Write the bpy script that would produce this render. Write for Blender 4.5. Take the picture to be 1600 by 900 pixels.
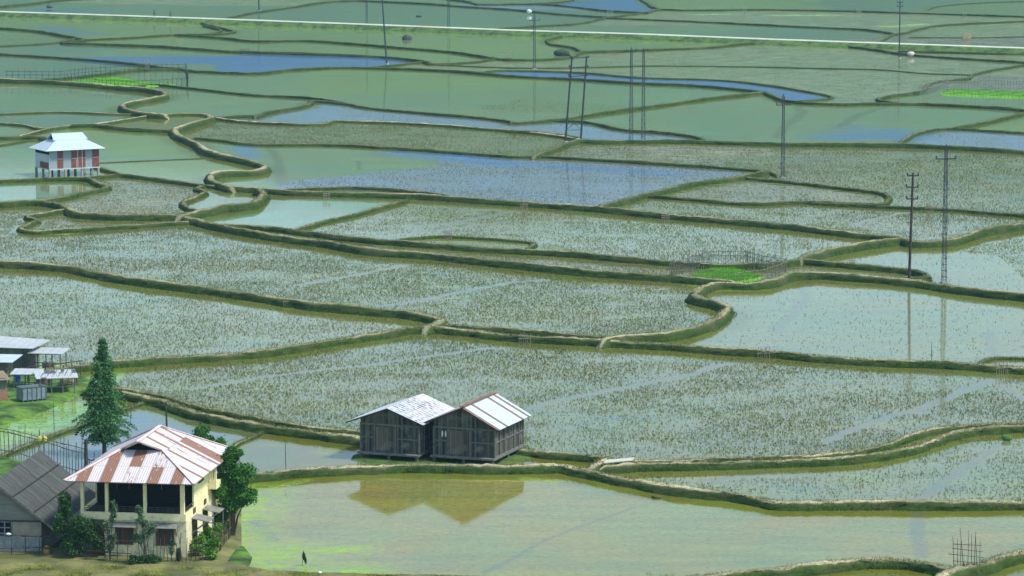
import bpy, bmesh, math, random, heapq
import numpy as np
from mathutils import Vector, Matrix

random.seed(7); rng = np.random.default_rng(7)
C = bpy.context.scene
for o in list(bpy.data.objects): bpy.data.objects.remove(o)
R = math.radians

# ------------------------------------------------------------------ camera, sky, sun, exposure
F = 5400.0; H = 47.4; TH = math.atan(730 / F); CT, ST = math.cos(TH), math.sin(TH)
cam = bpy.data.cameras.new('camera'); camo = bpy.data.objects.new('camera', cam)
C.collection.objects.link(camo); C.camera = camo
camo.location = (0, 0, H); camo.rotation_euler = (math.pi / 2 - TH, 0, 0)
cam.sensor_width = 36; cam.lens = 36 * F / 1600; cam.clip_start = 1; cam.clip_end = 9000
C.render.resolution_x = 1024; C.render.resolution_y = 576

SUN = Vector((0.6, -0.22, 1.0)).normalized()
world = bpy.data.worlds.new('World'); C.world = world; world.use_nodes = True
wn = world.node_tree; bg = wn.nodes['Background']
sky = wn.nodes.new('ShaderNodeTexSky'); sky.sky_type = 'NISHITA'; sky.sun_disc = False
sky.sun_elevation = math.asin(SUN.z); sky.sun_rotation = math.atan2(SUN.x, SUN.y)
sky.altitude = 1500; sky.air_density = 1.0; sky.dust_density = 3.0; sky.ozone_density = 1.2
tint = wn.nodes.new('ShaderNodeMix'); tint.data_type = 'RGBA'; tint.blend_type = 'MULTIPLY'; tint.inputs[0].default_value = 1; tint.inputs[7].default_value = (1.0, .98, .85, 1)
wn.links.new(sky.outputs[0], tint.inputs[6]); wn.links.new(tint.outputs[2], bg.inputs['Color']); bg.inputs['Strength'].default_value = 0.15
sl = bpy.data.lights.new('sun', 'SUN'); sl.energy = 2.6; sl.angle = R(9); sl.color = (1.0, 0.95, 0.87)
so = bpy.data.objects.new('sun', sl); C.collection.objects.link(so)
so.rotation_euler = SUN.to_track_quat('Z', 'Y').to_euler()
C.view_settings.view_transform = 'Standard'; C.view_settings.look = 'None'
C.view_settings.exposure = 0.88; C.view_settings.gamma = 1
C.render.engine = 'CYCLES'
C.cycles.volume_bounces = 0; C.cycles.max_bounces = 6; C.cycles.diffuse_bounces = 2; C.cycles.glossy_bounces = 3

# ------------------------------------------------------------------ helpers
def un(px, py, z=0.0):
    """point on the plane at height z seen at a place of the 1600x900 photograph"""
    u = (px - 800) / F; v = (py - 450) / F
    d = (u, CT - v * ST, -ST - v * CT); t = (z - H) / d[2]
    return Vector((u * t, d[1] * t, z))
def scl(py): return 0.0209 * (py + 280)           # photo pixels per metre on the ground

def col(c): return (c[0], c[1], c[2], 1.0)
class Mat:
    def __init__(s, name, rough=0.8, spec=0.3):
        s.m = bpy.data.materials.new(name); s.m.use_nodes = True
        s.n = s.m.node_tree.nodes; s.l = s.m.node_tree.links; s.b = s.n['Principled BSDF']
        s.b.inputs['Roughness'].default_value = rough; s.b.inputs['Specular IOR Level'].default_value = spec
    def N(s, t, **k):
        n = s.n.new('ShaderNode' + t)
        for a, b in k.items(): setattr(n, a, b)
        return n
    def put(s, sock, v):
        if isinstance(v, (int, float)): sock.default_value = v
        elif isinstance(v, (tuple, list)):
            sock.default_value = tuple(v) if len(v) == len(sock.default_value) else col(v)
        else: s.l.new(v, sock)
    def math(s, op, a, b=0.0, c=None, clamp=False):
        n = s.N('Math', operation=op, use_clamp=clamp); s.put(n.inputs[0], a); s.put(n.inputs[1], b)
        if c is not None: s.put(n.inputs[2], c)
        return n.outputs[0]
    def mix(s, f, a, b, mode='MIX'):
        n = s.N('Mix', data_type='RGBA', blend_type=mode); s.put(n.inputs[0], f); s.put(n.inputs[6], a); s.put(n.inputs[7], b)
        return n.outputs[2]
    def coord(s, kind='Object', scale=(1, 1, 1), rot=(0, 0, 0)):
        t = s.N('TexCoord'); m = s.N('Mapping'); m.inputs['Scale'].default_value = scale; m.inputs['Rotation'].default_value = rot
        s.l.new(t.outputs[kind], m.inputs[0]); return m.outputs[0]
    def noise(s, vec, scale=1, detail=3, rough=0.55):
        n = s.N('TexNoise'); n.inputs['Scale'].default_value = scale; n.inputs['Detail'].default_value = detail
        n.inputs['Roughness'].default_value = rough; s.put(n.inputs['Vector'], vec); return n.outputs[0]
    def ramp(s, f, a, b, lo=0.0, hi=1.0):
        n = s.N('MapRange'); s.put(n.inputs[0], f); n.inputs[1].default_value = a; n.inputs[2].default_value = b
        n.inputs[3].default_value = lo; n.inputs[4].default_value = hi; return n.outputs[0]
    def attr(s, name):
        a = s.N('Attribute', attribute_name=name); return a
    def base(s, v): s.put(s.b.inputs['Base Color'], v)
    def bump(s, h, strength=0.5, dist=0.05):
        n = s.N('Bump'); n.inputs['Strength'].default_value = strength; n.inputs['Distance'].default_value = dist
        s.put(n.inputs['Height'], h); s.l.new(n.outputs[0], s.b.inputs['Normal'])

def m_var(name, c1, c2, scale=2.0, rough=0.85, stretch=(1, 1, 1), lo=.35, hi=.65, bump=0.0, spec=.25, c3=None):
    m = Mat(name, rough, spec); v = m.coord('Object', stretch)
    n = m.noise(v, scale, 5, .6); c = m.mix(m.ramp(n, lo, hi), c1, c2)
    if c3 is not None: c = m.mix(m.ramp(m.noise(v, scale * 3.7, 4, .7), .52, .66), c, c3)
    m.base(c)
    if bump: m.bump(n, bump, .03)
    return m.m

def m_wood(name, c1, c2, board=0.18, axis='X', stain=(.22, .25, .26)):
    """weathered boards: a tone per board, streaks along the board, dark gaps"""
    m = Mat(name, .85, .2); t = m.N('TexCoord'); sp = m.N('SeparateXYZ'); m.l.new(t.outputs['Object'], sp.inputs[0])
    if axis == 'Z': a = sp.outputs[2]; st = (1, 1, 14)
    else: a = m.math('ADD', sp.outputs[0], sp.outputs[1]); st = (14, 14, 1)
    k = m.math('DIVIDE', a, board); fl = m.math('FLOOR', k); fr = m.math('FRACT', k)
    wnz = m.N('TexWhiteNoise', noise_dimensions='1D'); m.l.new(fl, wnz.inputs['W'])
    mp = m.N('Mapping'); mp.inputs['Scale'].default_value = st; m.l.new(t.outputs['Object'], mp.inputs[0])
    streak = m.noise(mp.outputs[0], 1.3, 5, .65)
    f = m.math('ADD', m.math('MULTIPLY', wnz.outputs[0], .5), m.math('MULTIPLY', streak, .6))
    c = m.mix(m.ramp(f, .25, .8), c1, c2)
    pale = m.ramp(m.noise(t.outputs['Object'], .9, 4, .6), .52, .72)
    c = m.mix(m.math('MULTIPLY', pale, .65), c, stain)
    gap = m.math('LESS_THAN', fr, .07)
    c = m.mix(gap, c, (c1[0] * .25, c1[1] * .25, c1[2] * .25)); m.base(c)
    m.bump(streak, .3, .02); return m.m

def m_roof(name, prob, white=(.78, .79, .8), rust=(.20, .085, .04), mode='sheet', seed=0.0, sheet=.62, row=2.3, speck=None, alt=False):
    """galvanised sheets laid side by side, some of them rusted through; UV is in metres"""
    m = Mat(name, .55, .4); m.b.inputs['Metallic'].default_value = 0.0
    uv = m.N('UVMap'); sp = m.N('SeparateXYZ'); m.l.new(uv.outputs[0], sp.inputs[0]); u, v = sp.outputs[0], sp.outputs[1]
    fu = m.math('FLOOR', m.math('DIVIDE', u, sheet)); fv = m.math('FLOOR', m.math('DIVIDE', v, row))
    cb = m.N('CombineXYZ'); m.l.new(fu, cb.inputs[0]); m.l.new(fv, cb.inputs[1]); cb.inputs[2].default_value = seed
    wnz = m.N('TexWhiteNoise', noise_dimensions='3D'); m.l.new(cb.outputs[0], wnz.inputs[0])
    mp = m.N('Mapping'); mp.inputs['Scale'].default_value = (3.2, .8, 1); mp.inputs['Location'].default_value = (seed, seed * 2, 0)
    m.l.new(uv.outputs[0], mp.inputs[0])
    streak = m.noise(mp.outputs[0], 1.6, 6, .65)
    if alt: prob = m.math('ADD', .12, m.math('MULTIPLY', m.math('GREATER_THAN', m.math('FRACT', m.math('DIVIDE', fu, 2.0)), .25), .62))
    full = m.math('LESS_THAN', wnz.outputs[0], prob)
    ragged = m.ramp(streak, .30, .40)
    patch = m.math('MULTIPLY', full, ragged)
    half = m.math('MULTIPLY', m.math('LESS_THAN', wnz.outputs[0], m.math('MULTIPLY', prob, 1.6)), m.ramp(streak, .5, .6))
    blot = m.ramp(streak, .62, .74)
    mask = m.math('MAXIMUM', m.math('MAXIMUM', patch, half), m.math('MULTIPLY', blot, .7))
    fine = m.noise(uv.outputs[0], 9, 4, .7)
    rc = m.mix(fine, rust, (rust[0] * 1.7, rust[1] * 1.9, rust[2] * 2.0))
    tone = m.ramp(wnz.outputs[0], 0, 1, .82, 1.0)
    wc = m.mix(tone, (white[0] * .72, white[1] * .72, white[2] * .75), white)
    wc = m.mix(m.math('MULTIPLY', m.ramp(m.noise(mp.outputs[0], 3, 5, .6), .5, .75), .35), wc, (.5, .45, .42))
    rc = m.mix(m.ramp(m.noise(mp.outputs[0], 2.2, 5, .7), .3, .75), rc, (rust[0] * 1.5, rust[1] * 1.7, rust[2] * 1.9))
    c = m.mix(mask, wc, rc)
    if speck:
        mp2 = m.N('Mapping'); mp2.inputs['Scale'].default_value = (3.0, 1.5, 1); m.l.new(uv.outputs[0], mp2.inputs[0])
        n2 = m.noise(mp2.outputs[0], 2.1, 2, .5)
        rowm = m.math('GREATER_THAN', m.math('FRACT', m.math('DIVIDE', u, .48)), .45)
        big = m.ramp(m.noise(uv.outputs[0], .45, 2, .5), .38, .52)
        sk = m.math('MULTIPLY', m.math('MULTIPLY', m.ramp(n2, .47, .52), rowm), big)
        c = m.mix(sk, c, m.mix(m.ramp(m.noise(uv.outputs[0], .5, 2), .5, .6), (.06, .055, .055), (.2, .07, .04)))
    seam = m.math('LESS_THAN', m.math('FRACT', m.math('DIVIDE', u, sheet)), .07)
    lap = m.math('LESS_THAN', m.math('FRACT', m.math('DIVIDE', v, row)), .02)
    c = m.mix(m.math('MULTIPLY', m.math('MAXIMUM', seam, lap), .5), c, (.16, .14, .14))
    m.base(c)
    cor = m.math('SINE', m.math('MULTIPLY', u, 2 * math.pi / .155)); m.bump(cor, .55, .02)
    m.put(m.b.inputs['Roughness'], m.ramp(mask, 0, 1, .42, .9))
    return m.m

class MB:
    def __init__(s): s.v = []; s.f = []; s.uv = []; s.mi = []
    def add(s, vs, fs, uvs=None, mi=0):
        o = len(s.v); s.v += [tuple(p) for p in vs]
        for k, f in enumerate(fs):
            s.f.append([o + i for i in f]); s.uv.append(uvs[k] if uvs else None); s.mi.append(mi)
    def box(s, x0, x1, y0, y1, z0, z1, mi=0):
        v = [(x, y, z) for z in (z0, z1) for y in (y0, y1) for x in (x0, x1)]
        s.add(v, [(0, 2, 3, 1), (4, 5, 7, 6), (0, 1, 5, 4), (2, 6, 7, 3), (0, 4, 6, 2), (1, 3, 7, 5)], mi=mi); return s
    def bar(s, a, b, w, h=None, mi=0, roll=0.0):
        a, b = Vector(a), Vector(b); h = h or w; d = (b - a).normalized()
        up = Vector((0, 0, 1)) if abs(d.z) < .95 else Vector((0, 1, 0))
        x = d.cross(up).normalized(); y = x.cross(d).normalized()
        v = [p + x * sx * w / 2 + y * sy * h / 2 for p in (a, b) for sx, sy in ((-1, -1), (1, -1), (1, 1), (-1, 1))]
        s.add(v, [(3, 2, 1, 0), (4, 5, 6, 7), (0, 1, 5, 4), (1, 2, 6, 5), (2, 3, 7, 6), (3, 0, 4, 7)], mi=mi); return s
    def tube(s, a, b, r0, r1=None, n=6, mi=0):
        a, b = Vector(a), Vector(b); r1 = r0 if r1 is None else r1; d = (b - a).normalized()
        up = Vector((0, 0, 1)) if abs(d.z) < .95 else Vector((0, 1, 0))
        x = d.cross(up).normalized(); y = x.cross(d).normalized(); v = []
        for p, r in ((a, r0), (b, r1)):
            for i in range(n):
                t = 2 * math.pi * i / n; v.append(p + x * math.cos(t) * r + y * math.sin(t) * r)
        fs = [(i, (i + 1) % n, n + (i + 1) % n, n + i) for i in range(n)] + [tuple(range(n - 1, -1, -1)), tuple(range(n, 2 * n))]
        s.add(v, fs, mi=mi); return s
    def slab(s, pts, t, mi=0):
        """sheet of thickness t under a polygon; uv in metres, u along the first edge"""
        p = [Vector(q) for q in pts]; n = (p[1] - p[0]).cross(p[2] - p[0]).normalized()
        if n.z < 0: p.reverse(); n = -n; p = [p[-2], p[-1]] + p[:-2] if False else p
        q = [a - n * t for a in p]; k = len(p)
        e = max(((p[(i + 1) % k] - p[i]) for i in range(k)), key=lambda w: (abs(w.normalized().z) < .02, w.length))
        u = Vector((e.x, e.y, 0)).normalized(); w = n.cross(u)
        uv = [((a - p[0]).dot(u) + 50, (a - p[0]).dot(w) + 50) for a in p]
        s.add(p + q, [tuple(range(k)), tuple(range(2 * k - 1, k - 1, -1))] + [(i, k + i, k + (i + 1) % k, (i + 1) % k) for i in range(k)],
              [uv, uv[::-1]] + [[uv[i], uv[i], uv[(i + 1) % k], uv[(i + 1) % k]] for i in range(k)], mi=mi); return s
    def sphere(s, c, r, n=8, mi=0, jit=0.0):
        c = Vector(c); r = Vector(r) if not isinstance(r, (int, float)) else Vector((r, r, r)); v = []; m = n // 2
        for j in range(m + 1):
            a = math.pi * j / m
            for i in range(n):
                b = 2 * math.pi * i / n; q = 1 + random.uniform(-jit, jit)
                v.append(c + Vector((math.sin(a) * math.cos(b) * r.x, math.sin(a) * math.sin(b) * r.y, math.cos(a) * r.z)) * q if j not in (0, m) else c + Vector((0, 0, math.cos(a) * r.z)))
        s.add(v, [(j * n + i, (j + 1) * n + i, (j + 1) * n + (i + 1) % n, j * n + (i + 1) % n) for j in range(m) for i in range(n)], mi=mi); return s
    def build(s, name, mat, parent=None, smooth=False):
        me = bpy.data.meshes.new(name); me.from_pydata(s.v, [], s.f)
        for m in (mat if isinstance(mat, (list, tuple)) else [mat]): me.materials.append(m)
        if any(u for u in s.uv):
            l = me.uv_layers.new(name='UVMap'); k = 0
            for f, u in zip(s.f, s.uv):
                for i in range(len(f)):
                    if u: l.data[k].uv = u[i]
                    k += 1
        if any(s.mi): me.polygons.foreach_set('material_index', s.mi)
        if smooth: me.polygons.foreach_set('use_smooth', [True] * len(s.f))
        me.update(); o = bpy.data.objects.new(name, me); C.collection.objects.link(o)
        if parent: o.parent = parent
        return o
def np_mesh(name, V, Fc, mat, parent=None, smooth=False, attrs=None):
    me = bpy.data.meshes.new(name); V = np.asarray(V, np.float32); Fc = np.asarray(Fc, np.int32); k = Fc.shape[1]
    me.vertices.add(len(V)); me.vertices.foreach_set('co', V.ravel())
    me.loops.add(Fc.size); me.loops.foreach_set('vertex_index', Fc.ravel())
    me.polygons.add(len(Fc)); me.polygons.foreach_set('loop_start', np.arange(0, Fc.size, k, dtype=np.int32))
    me.polygons.foreach_set('loop_total', np.full(len(Fc), k, np.int32))
    if smooth: me.polygons.foreach_set('use_smooth', np.ones(len(Fc), bool))
    for nm, arr in (attrs or {}).items():
        a = me.color_attributes.new(nm, 'FLOAT_COLOR', 'POINT'); a.data.foreach_set('color', np.asarray(arr, np.float32).ravel())
    me.update(calc_edges=True); me.validate(); me.materials.append(mat)
    o = bpy.data.objects.new(name, me); C.collection.objects.link(o)
    if parent: o.parent = parent
    return o
def tag(o, label=None, cat=None, group=None, kind=None):
    if label: o['label'] = label
    if cat: o['category'] = cat
    if group: o['group'] = group
    if kind: o['kind'] = kind
    return o
def thing(name, loc, rz, label, cat, group=None):
    o = bpy.data.objects.new(name, None); C.collection.objects.link(o); o.empty_display_size = .3
    o.location = loc; o.rotation_euler = (0, 0, R(rz)); return tag(o, label, cat, group)

# ------------------------------------------------------------------ the fields: bank lines traced as (height, half top width, dryness, crest points)
BK = [
 (.7,.5,.1,[(-30,12),(0,9),(50,4),(90,-1),(150,-5)]),
 (.5,.4,.1,[(355,27),(400,18),(450,11),(495,4),(522,1),(560,0),(600,1.5),(670,5),(737,10),(800,14),(875,21),(950,26)]),
 (.5,.4,.1,[(700,-2),(735,2),(750,6),(800,5.5),(862,3.5),(895,-1)]),
 (.5,.4,.1,[(750,6),(800,5.5),(850,6),(900,10),(950,16),(1012,19)]),
 (.5,.4,.1,[(1000,-3),(1008,2),(1018,9),(1032,14)]),
 (.5,.4,.1,[(780,44),(850,39),(900,36),(950,26),(975,23),(1012,18),(1032,14),(1075,15),(1200,14),(1350,17),(1450,20),(1630,26)]),
 (.5,.4,.1,[(950,27),(1050,31),(1200,38),(1287,42),(1350,45),(1395,51)]),
 (.5,.4,.1,[(1380,62),(1393,54),(1415,50),(1432,45),(1475,38),(1630,31)]),
 (.3,.3,.1,[(1450,15),(1462,10),(1525,4),(1620,1)]),
 (.3,.3,.1,[(1425,58),(1525,58),(1620,56)]),
 (.6,.4,.1,[(1620,97),(1475,88),(1412,83),(1350,74),(1275,68),(1190,66),(1100,73),(1025,76),(950,79),(912,80),(893,87),(862,91),(800,92),(750,86),(700,79),(625,73),(550,67),(475,62),(400,63),(350,58),(275,53)]),
 (.5,.4,.1,[(1408,79),(1500,81),(1590,83),(1640,80)]),
 (.5,.4,.1,[(880,55),(857,60),(862,68),(890,72),(908,79)]),
 (.5,.4,.15,[(315,35),(335,40),(355,45),(366,48),(340,52),(275,53),(200,58),(130,61)]),
 (.5,.4,.1,[(320,39),(345,47),(320,52)]),
 (.7,.5,.1,[(-20,40),(0,42),(50,46),(105,55),(130,61),(95,65),(150,67),(250,71),(370,79),(400,80),(500,83),(600,87),(640,91),(672,97)]),
 (.4,.4,.1,[(-20,72),(0,71),(75,67),(118,59)]),
 (.6,.45,.1,[(-20,82),(0,83),(100,89),(175,95),(275,106),(300,109),(360,112),(400,113),(450,108),(525,104),(600,105),(700,109),(800,117),(900,122),(975,127),(1100,133),(1190,142),(1205,148),(1237,157),(1300,161),(1375,160),(1450,161),(1598,170),(1603,174),(1585,179),(1540,189),(1490,199)]),
 (.5,.5,.1,[(580,104),(620,100),(665,96),(672,99),(737,96),(775,91),(800,91)]),
 (.3,.35,.1,[(675,100),(740,103),(800,105),(900,105),(1025,102),(1200,104),(1275,106),(1375,108),(1450,114),(1512,116)]),
 (.4,.4,.1,[(755,112),(775,109),(800,109),(900,112),(1000,120),(1125,124),(1200,132),(1262,142),(1290,147),(1299,152),(1275,155),(1243,157)]),
 (.65,.45,.15,[(1190,143),(1125,150),(1025,163),(925,177),(850,187),(800,190)]),
 (.5,.4,.1,[(1620,98),(1575,104),(1520,115),(1512,122),(1460,127),(1438,142),(1390,149),(1372,155),(1400,159)]),
 (.5,.4,.2,[(205,135),(240,131),(275,134),(400,147),(487,152),(540,160),(575,167),(650,174),(775,185),(800,189)]),
 (.6,.45,.1,[(400,181),(415,175),(480,163),(490,156),(540,160)]),
 (.6,.45,.1,[(335,183),(375,180),(400,180),(412,176)]),
 (1.1,.6,.7,[(-30,120),(0,122),(60,124),(125,128),(190,134),(225,137),(248,141),(258,146),(240,151),(212,156),(195,161),(192,166),(205,171),(235,176),(258,178)]),
 (.6,.45,.1,[(60,123),(100,121),(163,114),(215,108),(280,107),(300,109)]),
 (.4,.4,.5,[(-30,178),(0,177),(95,174),(175,177),(250,178)]),
 (.5,.7,.9,[(-30,189),(0,191),(37,194),(72,200),(112,195),(150,193),(200,185),(250,178),(312,177),(335,183),(400,190),(500,193),(522,187),(550,188),(650,192),(800,203),(860,209),(905,216)]),
 (.5,.5,.7,[(75,200),(33,211)]),
 (.8,.5,.3,[(112,194),(150,193),(200,199),(272,202)]),
 (.7,.5,.1,[(-30,213),(0,213),(50,212),(80,216)]),
 (.3,.3,.1,[(-20,228),(0,226),(42,219),(62,216)]),
 (1.1,.6,.7,[(330,183),(290,194),(272,201),(280,209),(300,219),(325,233),(350,240),(375,246),(405,253),(413,259),(395,265),(350,267),(332,271),(328,277),(345,286),(362,291)]),
 (.8,.5,.2,[(1620,236),(1600,234),(1400,224),(1200,222),(1060,218),(945,219),(905,218),(870,230),(835,242)]),
 (.6,.5,.2,[(800,203),(850,206),(905,214)]),
 (.5,.45,.15,[(308,214),(340,217),(400,224),(520,225),(650,232),(800,243),(850,243),(900,246),(1050,255),(1195,266),(1215,272)]),
 (.5,.4,.2,[(1400,225),(1420,213),(1440,205),(1470,200),(1500,200),(1550,203),(1640,208)]),
 (.5,.45,.1,[(800,191),(850,187),(912,189),(980,202),(1040,206),(1085,212),(1098,216)]),
 (.9,.5,.55,[(362,291),(400,293),(450,297),(625,302),(800,313),(925,322),(1050,334),(1200,347),(1300,358),(1408,370)]),
 (.5,.4,.2,[(450,295),(525,292),(575,292),(650,298),(700,305)]),
 (.8,.5,.2,[(940,320),(1000,304),(1017,300),(1075,286),(1162,273),(1197,266)]),
 (.5,.4,.2,[(1017,305),(1100,311),(1175,317),(1262,314),(1375,317),(1388,311),(1385,303),(1370,299),(1325,293),(1262,286),(1165,276)]),
 (.5,.4,.15,[(1275,316),(1400,322),(1475,325),(1540,330),(1640,338)]),
 (1.1,.5,.5,[(1253,402),(1262,395),(1325,383),(1408,371),(1430,375),(1475,374),(1512,365),(1550,354),(1640,343)]),
 (.8,.45,.2,[(1250,405),(1325,410),(1412,419),(1437,423),(1448,429),(1440,433),(1405,433)]),
 (.8,.45,.35,[(345,351),(370,351),(400,352),(430,354),(475,360),(550,369),(625,376),(800,388),(900,394),(1000,403),(1050,407),(1110,411),(1200,411),(1250,404)]),
 (1.0,.5,.5,[(-30,313),(0,314),(62,312),(100,320),(125,331),(175,335),(275,335),(307,342),(350,352),(400,361),(500,375),(575,387),(675,395),(800,408),(925,421),(1050,429),(1125,436),(1145,440)]),
 (1.2,.5,.4,[(280,335),(312,328),(350,321),(390,316),(402,310),(412,299),(405,294)]),
 (.5,.4,.25,[(462,358),(500,346),(550,335),(635,311)]),
 (.4,.35,.2,[(625,373),(687,368),(800,374),(833,378),(826,386)]),
 (.7,.45,.3,[(-20,281),(0,280),(125,277),(160,287),(168,291),(125,300),(87,309),(60,313)]),
 (.6,.45,.3,[(132,277),(180,272),(190,272),(312,287),(362,292)]),
 (.5,.5,.1,[(150,259),(175,267),(190,272)]),
 (.15,.25,.1,[(155,254),(240,250),(345,246)]),
 (.6,.4,.5,[(315,289),(309,293),(320,299),(300,308),(286,314),(290,322),(308,328)]),
 (.6,.4,.5,[(108,325),(75,331),(42,337),(58,343),(40,350),(34,356),(50,360),(80,359),(150,355),(308,344)]),
 (1.0,.6,.6,[(-40,404),(0,407),(100,413),(175,428),(250,439),(337,449),(400,459),(475,470),(575,480),(650,487),(680,493),(690,499),(668,509)]),
 (.7,.5,.5,[(688,502),(700,506),(800,513),(925,524),(965,526)]),
 (1.0,.6,.7,[(945,530),(970,525),(1050,518),(1100,505),(1130,486),(1138,479),(1120,471),(1095,464),(1086,457),(1097,447),(1125,440),(1145,440),(1175,441),(1210,435),(1237,427),(1275,425),(1425,436),(1512,449),(1640,463)]),
 (.8,.5,.6,[(60,577),(100,573),(175,564),(250,558),(400,548),(500,533),(600,518),(665,510),(725,514),(800,523),(950,531),(1075,539),(1200,548),(1350,560),(1475,565),(1640,576)]),
 (.3,.3,.1,[(1530,567),(1555,558),(1640,560)]),
 (.5,.45,.7,[(140,601),(190,606),(250,617),(312,633),(400,651),(475,665),(560,672)]),
 (.8,.5,.6,[(140,607),(190,612),(250,624),(325,648),(400,660),(470,671),(560,681)]),
 (.3,.3,.5,[(0,712),(32,698),(75,681),(125,664),(195,637),(225,628)]),
 (.2,.25,.5,[(360,700),(375,690),(400,680),(412,673)]),
 (.75,.6,1.0,[(335,752),(370,743),(395,740),(500,731),(625,725),(700,726),(800,727),(875,726),(905,731),(925,735),(975,746),(1050,759),(1150,771),(1200,780),(1215,783),(1250,782),(1400,783),(1640,782)]),
 (.6,.6,.8,[(810,701),(860,706),(925,712),(950,715)]),
 (.5,.5,.9,[(965,717),(1000,719),(1200,713),(1300,708),(1375,696),(1437,675),(1475,666),(1640,659)]),
 (.7,.5,.8,[(945,727),(1000,725),(1200,719),(1300,715),(1375,708),(1450,689),(1512,670),(1560,666),(1640,663)]),
 (.6,.5,.9,[(920,733),(932,724),(945,716)]),
 (.8,.6,.9,[(1060,903),(1125,896),(1200,890),(1300,876),(1375,872),(1425,875),(1490,887)]),
 (.9,.7,.9,[(1470,903),(1490,888),(1525,881),(1562,869),(1640,850)]),
]
ROAD = [(-60,16),(0,18),(200,24.5),(400,31.5),(600,39),(800,47),(1000,53),(1200,61),(1400,68),(1660,77)]
def resample(pts, step):
    out = [pts[0]]; acc = 0
    for a, b in zip(pts, pts[1:]):
        L = (b - a).length
        if L < 1e-6: continue
        d = step - acc
        while d <= L:
            out.append(a.lerp(b, d / L)); d += step
        acc = (L - (d - step))
    if (out[-1] - pts[-1]).length > step * .3: out.append(pts[-1])
    return out
def spline(pts, sub=6):
    P = [pts[0]] + list(pts) + [pts[-1]]; out = []
    for i in range(1, len(P) - 2):
        p0, p1, p2, p3 = P[i - 1], P[i], P[i + 1], P[i + 2]
        def tj(t, a, b): return t + max((b - a).length, 1e-4) ** .5
        t0 = 0; t1 = tj(t0, p0, p1); t2 = tj(t1, p1, p2); t3 = tj(t2, p2, p3)
        for k in range(sub):
            t = t1 + (t2 - t1) * k / sub
            A1 = p0 * ((t1 - t) / (t1 - t0)) + p1 * ((t - t0) / (t1 - t0)); A2 = p1 * ((t2 - t) / (t2 - t1)) + p2 * ((t - t1) / (t2 - t1))
            A3 = p2 * ((t3 - t) / (t3 - t2)) + p3 * ((t - t2) / (t3 - t2))
            B1 = A1 * ((t2 - t) / (t2 - t0)) + A2 * ((t - t0) / (t2 - t0)); B2 = A2 * ((t3 - t) / (t3 - t1)) + A3 * ((t - t1) / (t3 - t1))
            out.append(B1 * ((t2 - t) / (t2 - t1)) + B2 * ((t - t1) / (t2 - t1)))
    out.append(pts[-1]); return out

LINES = []
for h, a, dry, pts in BK:
    w = spline([un(x, y, h * .74) for x, y in pts]); n = w[len(w) // 2].y
    LINES.append((h, a, dry, resample(w, .45 if n < 330 else .7 if n < 450 else 1.2)))
road_line = resample([un(x, y, 1.0) for x, y in ROAD], 2.0)

# field seeds: photo position, film colour (blue styles hold reflected sky), how much film, stubble density, roughness of the mud
S = {
 'teal': ((.21,.41,.28),.8,.0,.0), 'tbl': ((.14,.36,.36),.7,.0,.0), 'grn': ((.26,.44,.18),.8,.0,.0),
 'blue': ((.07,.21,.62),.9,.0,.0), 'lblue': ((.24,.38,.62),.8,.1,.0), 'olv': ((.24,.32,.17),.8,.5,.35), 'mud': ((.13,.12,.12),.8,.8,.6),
 'tst': ((.22,.44,.28),.6,.6,.0), 'stb': ((.20,.235,.15),.85,1.0,.1), 'stg': ((.19,.23,.12),.9,1.1,.2), 'stm': ((.24,.235,.17),.8,1.3,.6),
 'stl': ((.24,.29,.18),.8,.65,.0), 'lil': ((.24,.35,.56),.75,.6,.0), 'pale': ((.24,.31,.20),.75,.05,.0), 'near': ((.50,.53,.20),.36,.0,.0),
 'alg': ((.24,.48,.05),1.0,.05,.3), 'pond': ((.10,.21,.36),.6,.0,.0), 'grey': ((.19,.20,.16),.5,.0,.0), 'grs': ((.20,.24,.05),.85,.3,.5), 'olw': ((.15,.16,.03),.6,.0,.0),
}
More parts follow.
